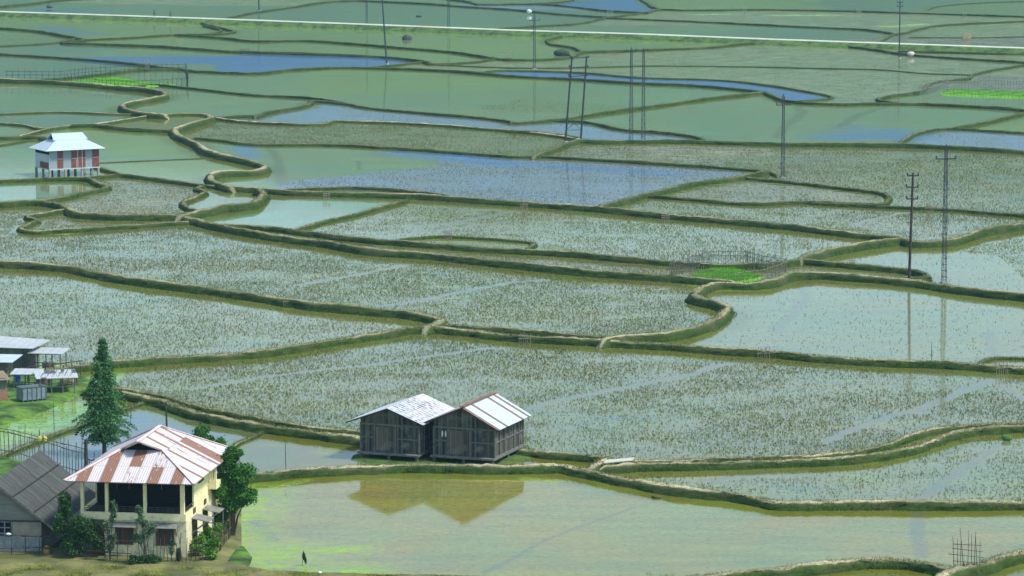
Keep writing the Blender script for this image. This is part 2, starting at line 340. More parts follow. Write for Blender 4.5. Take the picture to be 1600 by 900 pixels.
SEEDS = [('stb',900,690),('stb',1100,700),('stb',1000,680),('stb',700,600),('stb',840,660),('stb',1300,690),('stb',650,690),('stb',1000,705),('stb',870,700),('tbl',30,3),('tbl',250,12),('olv',300,4),('tbl',480,22),('tbl',640,25),('tbl',120,14),('teal',640,-4),('teal',800,1),('tbl',700,30),('tbl',850,25),('lblue',900,14),('tbl',880,17),('blue',960,8),
 ('grn',1150,4),('grn',1100,10),('olv',1100,24),('olv',1300,28),('teal',1050,44),('tbl',1250,52),('olv',1040,36),('olv',1500,45),('olv',1530,28),('mud',1500,64),('tst',1540,12),('tbl',1400,6),
 ('grn',200,38),('grn',60,34),('tst',30,57),('grn',250,62),('teal',250,82),('blue',400,97),('tbl',60,76),('blue',240,95),('grn',600,55),('grn',600,80),('grn',420,72),('grn',820,75),('grn',730,60),('grn',1000,66),('grn',940,68),
 ('tbl',60,105),('teal',230,101),('olv',1000,92),('olv',1300,90),('olv',1200,95),('olv',740,99),('olv',740,106),('olv',1500,85),('olv',1300,125),('olv',1000,112),('blue',860,116),('blue',940,121),('blue',1100,130),('blue',1200,140),('blue',1250,149),
 ('teal',100,150),('teal',330,160),('teal',300,125),('teal',340,135),('grn',600,130),('teal',700,160),('teal',430,160),('teal',950,155),('tst',850,165),('teal',1100,180),('teal',1350,180),('teal',1200,200),('grn',1585,188),('lblue',1500,215),('lblue',950,207),('lblue',850,202),
 ('olv',1560,110),('mud',1560,130),('teal',1500,158),('olv',1400,140),('tbl',100,185),('olw',230,190),('grn',230,225),('grn',130,212),('teal',30,245),('teal',20,202),('stb',500,212),('teal',700,180),('teal',450,172),('stb',360,205),('stb',600,215),('stb',760,225),
 ('teal',440,260),('teal',380,236),('lil',700,285),('lil',900,290),('lil',1080,272),('stm',1050,242),('stb',1300,250),('stb',1500,270),('stg',1120,325),('stm',1130,295),('stm',1300,303),('stg',1250,335),('stb',1500,350),('stl',1560,390),('pale',1470,400),('pale',1340,400),('pale',1350,417),
 ('teal',80,295),('teal',20,295),('stm',240,312),('grn',240,262),('pale',350,311),('teal',480,325),('teal',420,345),('stl',650,345),('stl',1000,365),('stl',600,355),('stm',620,391),('stm',900,407),('grs',740,381),('stm',180,347),('stg',20,340),('stb',200,390),('stg',600,430),
 ('stg',850,470),('pale',1300,490),('pale',1500,520),('stl',200,500),('stl',500,500),('stb',1000,600),('stb',500,600),('stb',1500,620),('pond',300,660),('alg',90,650),('alg',150,630),('grey',480,700),('stl',1200,750),('stl',1500,730),('near',700,840),('near',1300,830),('grs',1380,892),
 ('grey',1590,890),('grey',860,716),('pale',1570,568),('pond',230,665),('pond',110,700),('alg',20,690)]
gx0, gx1, gy0, gy1, cx, cy = -175., 175., 150., 1080., 1.0, 1.5
nx, ny = int((gx1 - gx0) / cx) + 1, int((gy1 - gy0) / cy) + 1
cost = np.ones((ny, nx), np.float32)
def mark(line, rad, val):
    for p in resample(line, .7):
        ix, iy = (p.x - gx0) / cx, (p.y - gy0) / cy
        for j in range(int(iy - rad / cy), int(iy + rad / cy) + 2):
            for i in range(int(ix - rad / cx), int(ix + rad / cx) + 2):
                if 0 <= i < nx and 0 <= j < ny and math.hypot(i * cx + gx0 - p.x, j * cy + gy0 - p.y) < rad: cost[j, i] = val
for h, a, d, l in LINES: mark(l, 1.15, 60)
mark(road_line, 3.2, 90)
lab = np.full((ny, nx), -1, np.int32); dist = np.full((ny, nx), 1e9, np.float32); hp = []
for k, (st, x, y) in enumerate(SEEDS):
    p = un(x, y); i, j = int((p.x - gx0) / cx), int((p.y - gy0) / cy)
    if 0 <= i < nx and 0 <= j < ny: dist[j, i] = 0; lab[j, i] = k; hp.append((0., j, i))
heapq.heapify(hp)
while hp:
    d, j, i = heapq.heappop(hp)
    if d > dist[j, i]: continue
    for dj, di, w in ((0, 1, 1.), (0, -1, 1.), (1, 0, 1.5), (-1, 0, 1.5)):
        a, b = j + dj, i + di
        if 0 <= a < ny and 0 <= b < nx:
            nd = d + w * cost[a, b]
            if nd < dist[a, b]: dist[a, b] = nd; lab[a, b] = lab[j, i]; heapq.heappush(hp, (nd, a, b))
styles = np.array([[*S[s][0], *S[s][1:]] for s, _, _ in SEEDS], np.float32)

# marks on the water: open trails, algae blooms, blue reaches that paint in reflected sky (kind, radius in metres, photo line)
TR = [('t',1.0,[(300,607),(400,590),(500,577),(560,572),(640,560),(750,545),(812,541)]),('t',1.1,[(820,640),(870,625),(1000,600),(1080,585),(1110,572),(1170,563)]),('t',1.1,[(1290,690),(1320,675),(1390,650),(1440,637),(1500,612),(1530,600),(1560,588)]),
 ('t',.8,[(1555,595),(1580,612),(1620,635)]),('t',.6,[(1430,640),(1480,655),(1520,662)]),('t',.9,[(1440,778),(1470,755),(1500,735),(1540,708),(1570,690)]),('t',.35,[(755,895),(800,873),(850,845),(900,825),(950,808),(992,792)]),
 ('t',.9,[(1212,520),(1222,505),(1245,485),(1260,465),(1257,450)]),('t',.8,[(1435,800),(1432,830),(1440,870)]),('t',.9,[(1545,520),(1550,545),(1556,556)]),('t',1.2,[(590,478),(650,470),(720,455),(800,440),(850,437)]),
 ('t',1.0,[(1330,350),(1380,338),(1420,330)]),('t',.6,[(560,252),(562,265),(430,240)][:2]),('t',1.2,[(420,232),(435,250),(440,290)]),('t',1.4,[(1213,215),(1225,200),(1255,175),(1245,168)]),('t',1.4,[(1310,200),(1340,180),(1380,168)]),
 ('t',1.0,[(1110,750),(1200,738),(1300,745)]),('t',.8,[(398,810),(410,830),(426,845)]),('t',1.2,[(465,445),(560,428),(640,412)]),('t',1.5,[(640,355),(720,345),(800,330)]),('t',1.3,[(560,370),(660,362),(800,345)]),
 ('a',2.6,[(375,880),(400,868),(430,862)]),('a',2.0,[(370,845),(372,820),(380,790),(400,765)]),('a',1.8,[(400,885),(470,893),(560,896)]),('a',1.0,[(500,862),(560,858)]),
 ('a',.4,[(480,750),(410,765)]),('a',.9,[(520,705)][:1]*2),('a',.4,[(820,748),(870,752)]),
 ('a',1.0,[(100,366),(110,364)]),('a',1.4,[(1100,447),(1160,452)]),('a',2.4,[(1100,23),(1130,22)]),('a',3.0,[(1220,24),(1300,24)]),('a',2.5,[(1390,42),(1440,38)]),
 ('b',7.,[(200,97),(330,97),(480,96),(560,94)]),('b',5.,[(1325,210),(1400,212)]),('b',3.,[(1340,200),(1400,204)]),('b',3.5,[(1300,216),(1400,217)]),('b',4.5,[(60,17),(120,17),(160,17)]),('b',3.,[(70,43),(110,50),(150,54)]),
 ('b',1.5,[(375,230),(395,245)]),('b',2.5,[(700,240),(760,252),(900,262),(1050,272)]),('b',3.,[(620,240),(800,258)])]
NXF, ylist = 620, []
y = 150.
while y < 1080: ylist.append(y); y += .5 if y < 340 else .7 if y < 450 else 1.5
ys = np.array(ylist); t = np.linspace(-1, 1, NXF)
GX = t[None, :] * (30 + .155 * ys[:, None]); GY = np.repeat(ys[:, None], NXF, 1)
ii = np.clip(((GX - gx0) / cx + .5).astype(int), 0, nx - 1); jj = np.clip(((GY - gy0) / cy + .5).astype(int), 0, ny - 1)
LB = lab[jj, ii]; A = styles[LB]                          # rgb, amount, stubble, mud
misc = np.zeros(GX.shape + (4,), np.float32)
def rowrange(y0, y1): return np.searchsorted(ys, y0), np.searchsorted(ys, y1)
for kd, rad, pts in TR:
    if kd == 't': rad *= .62
    w = [un(x, y) for x, y in pts]; ch = {'t': 1, 'a': 0, 'b': 2}[kd]; soft = .35 if kd == 't' else 1.0
    for a, b in zip(w, w[1:]) :
        r0, r1 = rowrange(min(a.y, b.y) - rad * 2.2, max(a.y, b.y) + rad * 2.2)
        X, Y = GX[r0:r1], GY[r0:r1]; dx, dy = b.x - a.x, b.y - a.y; L2 = dx * dx + dy * dy + 1e-6
        u = np.clip(((X - a.x) * dx + (Y - a.y) * dy) / L2, 0, 1); D = np.hypot(X - a.x - u * dx, Y - a.y - u * dy)
        m_ = np.clip((rad * (1 + soft) - D) / (rad * soft * 2), 0, 1); misc[r0:r1, :, ch] = np.maximum(misc[r0:r1, :, ch], m_)
BANK_REFL = np.zeros(GX.shape, np.float32)  # shallow algae strip on the near side, also painting in the bank's reflection
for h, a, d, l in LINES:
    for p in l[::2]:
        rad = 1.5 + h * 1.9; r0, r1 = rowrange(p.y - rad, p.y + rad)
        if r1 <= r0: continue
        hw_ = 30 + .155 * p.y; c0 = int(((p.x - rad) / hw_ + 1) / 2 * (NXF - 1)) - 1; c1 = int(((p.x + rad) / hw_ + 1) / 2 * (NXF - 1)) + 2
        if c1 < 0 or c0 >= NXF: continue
        c0 = max(c0, 0); D = np.hypot(GX[r0:r1, c0:c1] - p.x, (GY[r0:r1, c0:c1] - p.y + h * .8) * .8); BANK_REFL[r0:r1, c0:c1] = np.maximum(BANK_REFL[r0:r1, c0:c1], np.clip((rad - D) / (rad * .45), 0, 1))
cov = np.dstack([A[..., :3], A[..., 3]]); misc[..., 3] = A[..., 5]
nr, nc = GX.shape; idx = np.arange(nr * nc).reshape(nr, nc)
Fq = np.stack([idx[:-1, :-1], idx[:-1, 1:], idx[1:, 1:], idx[1:, :-1]], -1).reshape(-1, 4)
V = np.stack([GX, GY, np.zeros_like(GX)], -1).reshape(-1, 3)

mw = Mat('paddy_water', .04, .5); mw.b.inputs['IOR'].default_value = 1.33
oc = mw.N('TexCoord').outputs['Object']
aC = mw.attr('cov'); aM = mw.attr('misc'); sp = mw.N('SeparateColor'); mw.l.new(aM.outputs['Color'], sp.inputs[0])
alg, trl, blu, mud = sp.outputs[0], sp.outputs[1], sp.outputs[2], aM.outputs['Alpha']
n1 = mw.noise(oc, .12, 5, .6); n2 = mw.noise(oc, 1.1, 6, .7); n3 = mw.noise(oc, .035, 3, .5)
mpx = mw.N('Mapping'); mpx.inputs['Scale'].default_value = (.35, 1.2, 1); mpx.inputs['Rotation'].default_value = (0, 0, .25); mw.l.new(oc, mpx.inputs[0])
n4 = mw.noise(mpx.outputs[0], .6, 6, .7)
bed = mw.mix(mw.ramp(n2, .35, .65), (.13, .095, .003), (.22, .14, .006))
bed = mw.mix(mw.ramp(n1, .4, .6), bed, (.10, .105, .01))
film = mw.mix(mw.ramp(n4, .35, .65), aC.outputs['Color'], mw.mix(.5, aC.outputs['Color'], (.18, .18, .05)))
mps = mw.N('Mapping'); mps.inputs['Scale'].default_value = (.12, .5, 1); mps.inputs['Rotation'].default_value = (0, 0, -.1); mw.l.new(oc, mps.inputs[0])
n5 = mw.noise(mps.outputs[0], .8, 5, .65)
film = mw.mix(mw.ramp(n5, .5, .68), film, mw.mix(1.0, film, (1.15, 1.18, .75), 'MULTIPLY'))
film = mw.mix(mw.ramp(n5, .5, .34), film, mw.mix(1.0, film, (.7, .8, 1.1), 'MULTIPLY'))
film = mw.mix(mw.ramp(n3, .4, .6), film, mw.mix(1.0, film, (.8, .95, .95), 'MULTIPLY'))
fm = mw.math('MULTIPLY', aC.outputs['Alpha'], mw.ramp(mw.math('ADD', mw.math('MULTIPLY', n4, .6), mw.math('MULTIPLY', n1, .5)), .3, .75, .45, 1.25), clamp=True)
trl = mw.math('MULTIPLY', trl, mw.ramp(n2, .3, .6, .25, .9))
clear = mw.math('MAXIMUM', trl, mw.math('MULTIPLY', blu, mw.ramp(n1, .3, .5)))
fm = mw.math('MULTIPLY', fm, mw.math('SUBTRACT', 1.0, mw.math('MULTIPLY', clear, .85)))
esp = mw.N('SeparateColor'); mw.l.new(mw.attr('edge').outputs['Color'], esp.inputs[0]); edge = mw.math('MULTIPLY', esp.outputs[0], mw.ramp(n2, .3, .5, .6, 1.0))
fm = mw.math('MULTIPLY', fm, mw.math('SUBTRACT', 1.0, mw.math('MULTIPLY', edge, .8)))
bed = mw.mix(edge, bed, mw.mix(mw.ramp(n1, .42, .58), (.10, .105, .005), (.12, .15, .01)))  # olive bed under the banks: shallow algae plus their reflection as colour
bedc = mw.mix(mw.math('MULTIPLY', blu, .9), bed, (.07, .2, .55))  # bed turned blue in place of reflected sky
film = mw.mix(mw.math('MULTIPLY', mw.ramp(mw.noise(mps.outputs[0], .22, 6, .7), .48, .62), .55), film, (.23, .27, .12))
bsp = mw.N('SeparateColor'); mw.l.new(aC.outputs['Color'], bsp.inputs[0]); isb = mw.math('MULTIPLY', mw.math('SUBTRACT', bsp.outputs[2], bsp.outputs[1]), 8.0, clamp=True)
film = mw.mix(isb, film, aC.outputs['Color'])  # blue film keeps its painted sky reflection unmottled
film = mw.mix(1.0, film, mw.mix(mw.ramp(mw.noise(oc, 2.1, 6, .8), .36, .64), (.62, .66, .62), (1.25, 1.22, 1.2)), 'MULTIPLY')
c = mw.mix(fm, mw.mix(mw.math('MULTIPLY', trl, .5), bedc, (.10, .13, .14)), film)
am = mw.math('MULTIPLY', alg, mw.ramp(mw.math('ADD', mw.math('MULTIPLY', n2, .5), mw.math('MULTIPLY', n4, .5)), .42, .6))
fleck = mw.math('MULTIPLY', mw.ramp(mw.noise(oc, 2.6, 3, .7), .52, .60), mw.attr('cov').outputs['Alpha'])
c = mw.mix(mw.math('MULTIPLY', fleck, .55), c, (.06, .065, .02))
c = mw.mix(am, c, (.26, .48, .03)); mw.base(c)
mudm = mw.math('MULTIPLY', mud, mw.ramp(n4, .42, .6))
rg = mw.math('ADD', mw.math('MULTIPLY', mw.math('MAXIMUM', mudm, am), .5), .06); mw.put(mw.b.inputs['Roughness'], rg)
mpr = mw.N('Mapping'); mpr.inputs['Scale'].default_value = (2.2, .8, 1); mw.l.new(oc, mpr.inputs[0])
mw.put(mw.b.inputs['Specular IOR Level'], mw.math('SUBTRACT', .5, mw.math('MULTIPLY', fm, .33)))
rip = mw.noise(mpr.outputs[0], 2.0, 3, .6); mw.bump(rip, .035, .02)
water = np_mesh('water', V, Fq, mw.m, attrs={'cov': cov.reshape(-1, 4), 'misc': misc.reshape(-1, 4), 'edge': np.repeat(BANK_REFL.reshape(-1, 1), 4, 1)}); water['kind'] = 'structure'

mg = m_var('ground_soil', (.09, .11, .03), (.14, .13, .06), .05, .95)
g = MB(); g.add([(-3000, -1500, -.5), (3000, -1500, -.5), (3000, 4500, -.5), (-3000, 4500, -.5)], [(0, 1, 2, 3)]); g.build('ground', mg)['kind'] = 'structure'

def hills():
    xs = np.arange(-2600, 2601, 50.); yh = np.arange(1500, 3900, 50.); X, Y = np.meshgrid(xs, yh); t = np.clip((Y - 1600) / 900, 0, 1); t = t * t * (3 - 2 * t)
    Z = t * (215 + 14 * np.sin(X / 310 + .5) + 12 * np.sin(X / 127 + Y / 300) + 8 * np.sin(X / 61 + 2)) + t * rng.uniform(-5, 5, X.shape) - 1.0 + np.clip((Y - 2600) / 1200, 0, 1) * 70
    i_ = np.arange(X.size).reshape(X.shape); f_ = np.stack([i_[:-1, :-1], i_[:-1, 1:], i_[1:, 1:], i_[1:, :-1]], -1).reshape(-1, 4)
    np_mesh('hills', np.stack([X, Y, Z], -1).reshape(-1, 3), f_, m_var('hill_forest', (.03, .07, .02), (.06, .12, .03), .01, .95), smooth=True)['kind'] = 'structure'
hills()
# ------------------------------------------------------------------ earth banks between the fields
mb = Mat('bank_earth_grass', .95, .1)
oc = mb.N('TexCoord').outputs['Object']; at = mb.attr('top'); sp = mb.N('SeparateColor'); mb.l.new(at.outputs['Color'], sp.inputs[0])
na = mb.noise(oc, 1.6, 6, .7); nb = mb.noise(oc, .22, 4, .6); nd = mb.noise(oc, 7, 4, .7)
side = mb.mix(mb.ramp(na, .35, .65), (.016, .036, .008), (.045, .085, .016))
side = mb.mix(mb.ramp(nb, .5, .7), side, (.06, .075, .03))
side = mb.mix(mb.ramp(nd, .58, .7), side, (.12, .15, .04))
pale = mb.mix(mb.ramp(nd, .35, .65), (.38, .34, .20), (.60, .55, .38))
pale = mb.mix(mb.ramp(na, .5, .68), pale, (.14, .17, .05))
f = mb.math('MULTIPLY', sp.outputs[0], mb.ramp(mb.math('ADD', mb.math('MULTIPLY', na, .6), mb.math('MULTIPLY', nb, .4)), .25, .5, .4, 1.0))
mb.base(mb.mix(f, side, pale)); mb.bump(mb.noise(oc, 4, 5, .75), .9, .12)
PROF = [(-1.0, -.35, 0), (-.84, .1, 0), (-.68, .5, .0), (-.46, .85, .1), (-.22, .98, 1.0), (.12, 1.0, 1.0), (.4, .86, .6), (.62, .5, .1), (.8, .1, 0), (1.0, -.35, 0)]
PROF = [q for a_, b_ in zip(PROF, PROF[1:]) for q in (a_, tuple((u_ + v_) / 2 for u_, v_ in zip(a_, b_)))] + [PROF[-1]]
def bank(h, a, dry, l):
    e0 = (l[0] - l[1]).normalized() * .9; e1 = (l[-1] - l[-2]).normalized() * .9; l = [l[0] + e0, l[0] + e0 * .5] + l + [l[-1] + e1 * .5, l[-1] + e1]; n = len(l); h = h * .74; W = a * .76 + h * .66; P = len(PROF); V = []; T = []
    ph = [random.uniform(0, 9) for _ in range(8)]
    for i, p in enumerate(l):
        d = (l[min(i + 1, n - 1)] - l[max(i - 1, 0)]); d.z = 0; d.normalize(); nrm = Vector((-d.y, d.x, 0))
        if nrm.y > 0: nrm = -nrm
        end = min(1.0, min(i, n - 1 - i) / 2.0)
        wob = 1 + .17 * math.sin(i * .23 + ph[0]) + .1 * math.sin(i * .71 + ph[1]); hw = 1 + .08 * math.sin(i * .17 + ph[2]) + .05 * math.sin(i * .63 + ph[4]) + random.uniform(-.06, .06); sh = .1 * math.sin(i * .31 + ph[5]) + .05 * math.sin(i * 1.1 + ph[6])
        for k, (o, z, tp) in enumerate(PROF):
            q = Vector((p.x, p.y, 0)) - nrm * (o * W * wob * (.6 + .4 * end) + (sh + random.uniform(-.09, .09)) * (1 if h > .3 else .3))
            zz = z * h * hw * (end if z > 0 else 1) + (random.uniform(-.06, .06) * (1 if h > .3 else .3) if .05 < z else 0)
            V.append((q.x, q.y, zz)); T.append((tp * (.1 + 1.05 * dry) * (.8 + .3 * math.sin(i * .21 + ph[3]) + random.uniform(-.25, .15)), dry, 0, 1))
    Fc = [(i * P + k, i * P + k + 1, (i + 1) * P + k + 1, (i + 1) * P + k) for i in range(n - 1) for k in range(P - 1)]
    o = np_mesh('earth_bank', V, Fc, mb.m, smooth=True, attrs={'top': T}); o['kind'] = 'structure'; return o
for k, L in enumerate(LINES): bank(*L)

# road on its embankment
mr = m_var('road_gravel', (.42, .45, .37), (.56, .60, .50), .6, .9, c3=(.45, .47, .36))
me_ = m_var('embankment_grass', (.03, .07, .018), (.09, .17, .035), .5, .95, lo=.4, hi=.6, c3=(.13, .19, .06))
V = []; T = []; P = [(-5.2, -.4), (-4.2, .25), (-2.9, .9), (-2.5, 1.0), (2.5, 1.0), (3.0, .9), (4.2, .2), (5.2, -.4)]
nr_ = len(road_line); cr = MB(); rm = MB(); rowsE = []; rowsR = []
for i, p in enumerate(road_line):
    d = road_line[min(i + 1, nr_ - 1)] - road_line[max(i - 1, 0)]; nrm = Vector((-d.y, d.x, 0)).normalized()
    rowsE.append([Vector((p.x, p.y, 0)) + nrm * (o + random.uniform(-.15, .15)) + Vector((0, 0, z)) for o, z in P])
    rowsR.append([Vector((p.x, p.y, 0)) + nrm * (o + .12 * math.sin(i * .7 + o)) + Vector((0, 0, z)) for o, z in ((-2.1, 1.015), (0, 1.05), (2.0, 1.015))])
for rows, m_, nm, M_ in ((rowsE, cr, 'road_embankment', me_), (rowsR, rm, 'road', mr)):
    k = len(rows[0]); m_.add([q for r in rows for q in r], [(i * k + j + 1, i * k + j, (i + 1) * k + j, (i + 1) * k + j + 1) for i in range(len(rows) - 1) for j in range(k - 1)])
    m_.build(nm, M_, smooth=True)['kind'] = 'structure'

# raised land: the yard round the houses, the farm bank, the granary mound, seed beds
def land(name, poly, z, mat, step=.5, slope=.8, noise=.06, kind='structure'):
    P = [un(x, y, z) for x, y in poly]; X = np.array([p.x for p in P]); Y = np.array([p.y for p in P])
    x0, x1, y0, y1 = X.min() - 1.5, X.max() + 1.5, Y.min() - 1.5, Y.max() + 1.5
    gx, gy = np.meshgrid(np.arange(x0, x1, step), np.arange(y0, y1, step)); n = len(P)
    ins = np.zeros(gx.shape, bool); D = np.full(gx.shape, 1e9)
    for i in range(n):
        ax, ay, bx, by = X[i], Y[i], X[(i + 1) % n], Y[(i + 1) % n]
        if ay != by: ins ^= ((ay > gy) != (by > gy)) & (gx < (bx - ax) * (gy - ay) / (by - ay) + ax)
        L2 = (bx - ax) ** 2 + (by - ay) ** 2 + 1e-9; u = np.clip(((gx - ax) * (bx - ax) + (gy - ay) * (by - ay)) / L2, 0, 1)
        D = np.minimum(D, np.hypot(gx - ax - u * (bx - ax), gy - ay - u * (by - ay)))
    sd = np.where(ins, D, -D); zz = np.clip((sd + .4) / slope, -1, 1); zz = z * zz + (z > .1) * noise * (np.sin(gx * 1.3) * np.cos(gy * .9) + rng.uniform(-.5, .5, gx.shape)) * (zz > .6)
    keep = sd > -1.4; r_, c_ = gx.shape; id_ = np.arange(r_ * c_).reshape(r_, c_)
    fq = np.stack([id_[:-1, :-1], id_[:-1, 1:], id_[1:, 1:], id_[1:, :-1]], -1)[keep[:-1, :-1] & keep[1:, 1:] & keep[:-1, 1:] & keep[1:, :-1]]
    o = np_mesh(name, np.stack([gx, gy, zz], -1).reshape(-1, 3), fq, mat, smooth=True); o['kind'] = kind; return (gx, gy, sd, zz)
m_yard = m_var('yard_grass_soil', (.085, .10, .03), (.19, .19, .07), .35, .95, lo=.42, hi=.6, bump=.5, c3=(.12, .11, .07))
m_lush = m_var('lush_grass', (.022, .06, .012), (.10, .22, .028), .45, .95, bump=.6, lo=.42, hi=.6, c3=(.09, .10, .04))
m_bed = m_var('seedling_green', (.07, .24, .012), (.16, .42, .02), .5, .9, lo=.3, hi=.7)
YARD = [(-80, 890), (-80, 742), (0, 738), (60, 742), (132, 762), (200, 752), (338, 756), (368, 790), (368, 850), (345, 873), (420, 887), (520, 892), (700, 897), (900, 904), (900, 940), (-80, 940)]
land('yard', YARD, .3, m_yard)
land('lawn', [(-80, 745), (-80, 705), (0, 708), (60, 724), (110, 744), (132, 762), (60, 775), (-80, 775)], .38, m_lush)
land('farm_bank', [(-60, 572), (60, 574), (105, 574), (140, 590), (146, 603), (120, 611), (72, 632), (20, 652), (-60, 668)], .35, m_lush)
land('granary_mound', [(556, 716), (560, 708), (600, 702), (700, 698), (818, 694), (828, 705), (818, 718), (700, 726), (600, 722)], .14, m_var('mound_grass', (.03, .07, .012), (.07, .15, .02), .8, .95, bump=.5, c3=(.13, .13, .08)))
SB = [[(1082, 429), (1094, 424), (1116, 419), (1146, 419), (1170, 426), (1190, 431), (1178, 436), (1150, 439), (1110, 436), (1080, 431)],
      [(102, 127), (150, 121), (187, 121), (237, 129), (272, 131), (250, 133), (205, 134), (150, 131)],
      [(1472, 144), (1487, 139), (1560, 141), (1640, 144), (1640, 153), (1525, 149), (1477, 147)]]
for s in SB: land('seedling_bed', s, .22, m_bed, slope=.6)
land('weed_verge', [(338, 885), (352, 872), (372, 852), (385, 868), (380, 882), (360, 890)], .12, m_lush)
# haze: the closed box of pale air round everything
hz = bpy.data.materials.new('haze_air'); hz.use_nodes = True; hn = hz.node_tree; hn.nodes.remove(hn.nodes['Principled BSDF'])
pv = hn.nodes.new('ShaderNodeVolumePrincipled'); pv.inputs['Density'].default_value = .00015; pv.inputs['Color'].default_value = (.36, .70, .92, 1); pv.inputs['Anisotropy'].default_value = .3
hn.links.new(pv.outputs[0], hn.nodes['Material Output'].inputs['Volume'])
h_ = MB().box(-3050, 3050, -1550, 4550, -1.6, 420).build('haze', hz); h_['kind'] = 'stuff'

# ------------------------------------------------------------------ stubble, grass (uncountable)
def sample(xs, ysv):
    i = np.clip(((xs - gx0) / cx + .5).astype(int), 0, nx - 1); j = np.clip(((ysv - gy0) / cy + .5).astype(int), 0, ny - 1)
    st = styles[lab[j, i]]; bl = cost[j, i] > 1
    r = np.clip(np.searchsorted(ys, ysv), 0, len(ys) - 1); q = np.clip(((xs / (30 + .155 * ysv) + 1) / 2 * (NXF - 1)).astype(int), 0, NXF - 1)
    return st, bl, misc[r, q]
def smooth_noise(x, y, s, seed=0):
    g_ = np.random.default_rng(seed).random((64, 64)); u, v = (x / s) % 64, (y / s) % 64; i, j = u.astype(int), v.astype(int); fu, fv = u - i, v - j
    fu = fu * fu * (3 - 2 * fu); fv = fv * fv * (3 - 2 * fv); i1, j1 = (i + 1) % 64, (j + 1) % 64; i %= 64; j %= 64
    return (g_[j, i] * (1 - fu) + g_[j, i1] * fu) * (1 - fv) + (g_[j1, i] * (1 - fu) + g_[j1, i1] * fu) * fv
def blades(name, px, py, pz, h0, h1, w, nb, mat, lean=.35, spread=.06, kind='stuff'):
    n = len(px); X = np.repeat(px, nb); Y = np.repeat(py, nb); Z = np.repeat(pz, nb); m = n * nb
    a = rng.uniform(0, 2 * np.pi, m); b = rng.uniform(-1.3, 1.3, m); hh = rng.uniform(h0, h1, m); wd = rng.uniform(.6, 1.3, m) * w
    X = X + np.cos(a) * spread * rng.random(m); Y = Y + np.sin(a) * spread * rng.random(m)
    tx, ty = X + np.cos(a) * lean * hh * rng.random(m), Y + np.sin(a) * lean * hh * rng.random(m)
    V = np.empty((m, 3, 3)); V[:, 0] = np.stack([X - np.cos(b) * wd, Y - np.sin(b) * wd, Z], -1); V[:, 1] = np.stack([X + np.cos(b) * wd, Y + np.sin(b) * wd, Z], -1)
    V[:, 2] = np.stack([tx, ty, Z + hh], -1)
    o = np_mesh(name, V.reshape(-1, 3), np.arange(m * 3).reshape(m, 3), mat); o['kind'] = kind
    o['label'] = {'rice_stubble': 'dark cut rice stubble standing in rows all over the flooded fields', 'bank_side_grass': 'dark green grass hanging on the flanks of the earth banks', 'bank_grass': 'short dry grass growing along the tops of the earth banks',
                  'yard_grass': 'short grass on the yard round the houses', 'seedlings': 'bright green rice seedlings crowded in the fenced seed beds'}[name]; return o
m_stub = m_var('stubble', (.04, .05, .018), (.24, .27, .08), 1.0, .95, lo=.3, hi=.7)
PX = []; PY = []
for y0, y1, den in ((205, 330, 18.0), (330, 420, 16.0), (420, 560, 9.), (560, 800, 2.)):
    ar = .16 * (y1 ** 2 - y0 ** 2) + 16 * (y1 - y0); n = int(ar * den)
    yy = np.sqrt(rng.uniform(y0 ** 2, y1 ** 2, n)); xx = rng.uniform(-1, 1, n) * (.16 * yy + 8)
    rw = .3; q_ = yy + .22 * xx + .8 * np.sin(xx / 19); q_ = np.round(q_ / rw) * rw - q_; yy = yy + q_ * .8 + rng.normal(0, .04, n)
    st, bl, mi = sample(xx, yy)
    cl = smooth_noise(xx + 500, yy, 3.0, 1) * .5 + smooth_noise(xx + 500, yy, 9.0, 2) * .5
    keep = (rng.random(n) < st[:, 4] * np.clip((cl - .2) * 2.6, .25, 1)) & ~bl & (mi[:, 1] < .25 + .7 * smooth_noise(xx + 300, yy, 1.6, 5)) & (mi[:, 2] < rng.random(n) * 1.5)
    PX.append(xx[keep]); PY.append(yy[keep])
PX = np.concatenate(PX); PY = np.concatenate(PY); print('stubble', len(PX))
blades('rice_stubble', PX, PY, np.full(len(PX), -.02), .06, .20, .02, 3, m_stub, .5, .07)
m_dry = m_var('bank_grass', (.10, .12, .03), (.34, .32, .17), 1.5, .95, lo=.35, hi=.65)
for nm_, m_, top_ in (('bank_grass', m_dry, True), ('bank_side_grass', m_var('bank_side_grass', (.02, .045, .01), (.09, .15, .025), 1.2, .95, lo=.35, hi=.65), False)):
    bx = []; by = []; bz = []
    for h, a, dry, l in LINES:
        if l[len(l) // 2].y > 460 or h < .2: continue
        W = a * .76 + h * .49
        for i in range(len(l) - 1):
            for _ in range(16 if l[i].y < 330 else 10):
                u = random.random(); p = l[i].lerp(l[i + 1], u); d = (l[i + 1] - l[i]); n_ = Vector((-d.y, d.x, 0)).normalized()
                if top_: o = random.uniform(-.35, .5) * W; z = h * .70
                else: o = random.choice((-1, 1, 1)) * random.uniform(.45, 1.0) * W; z = h * .74 * max(0, 1 - (abs(o) / W - .3) / .6)
                if n_.y > 0: n_ = -n_
                bx.append(p.x + n_.x * o * (-1)); by.append(p.y + n_.y * o * (-1) if top_ else p.y + n_.y * o); bz.append(z - .05)
    blades(nm_, np.array(bx), np.array(by), np.array(bz), .06, .24 if top_ else .3, .022, 2, m_, .8, .1)
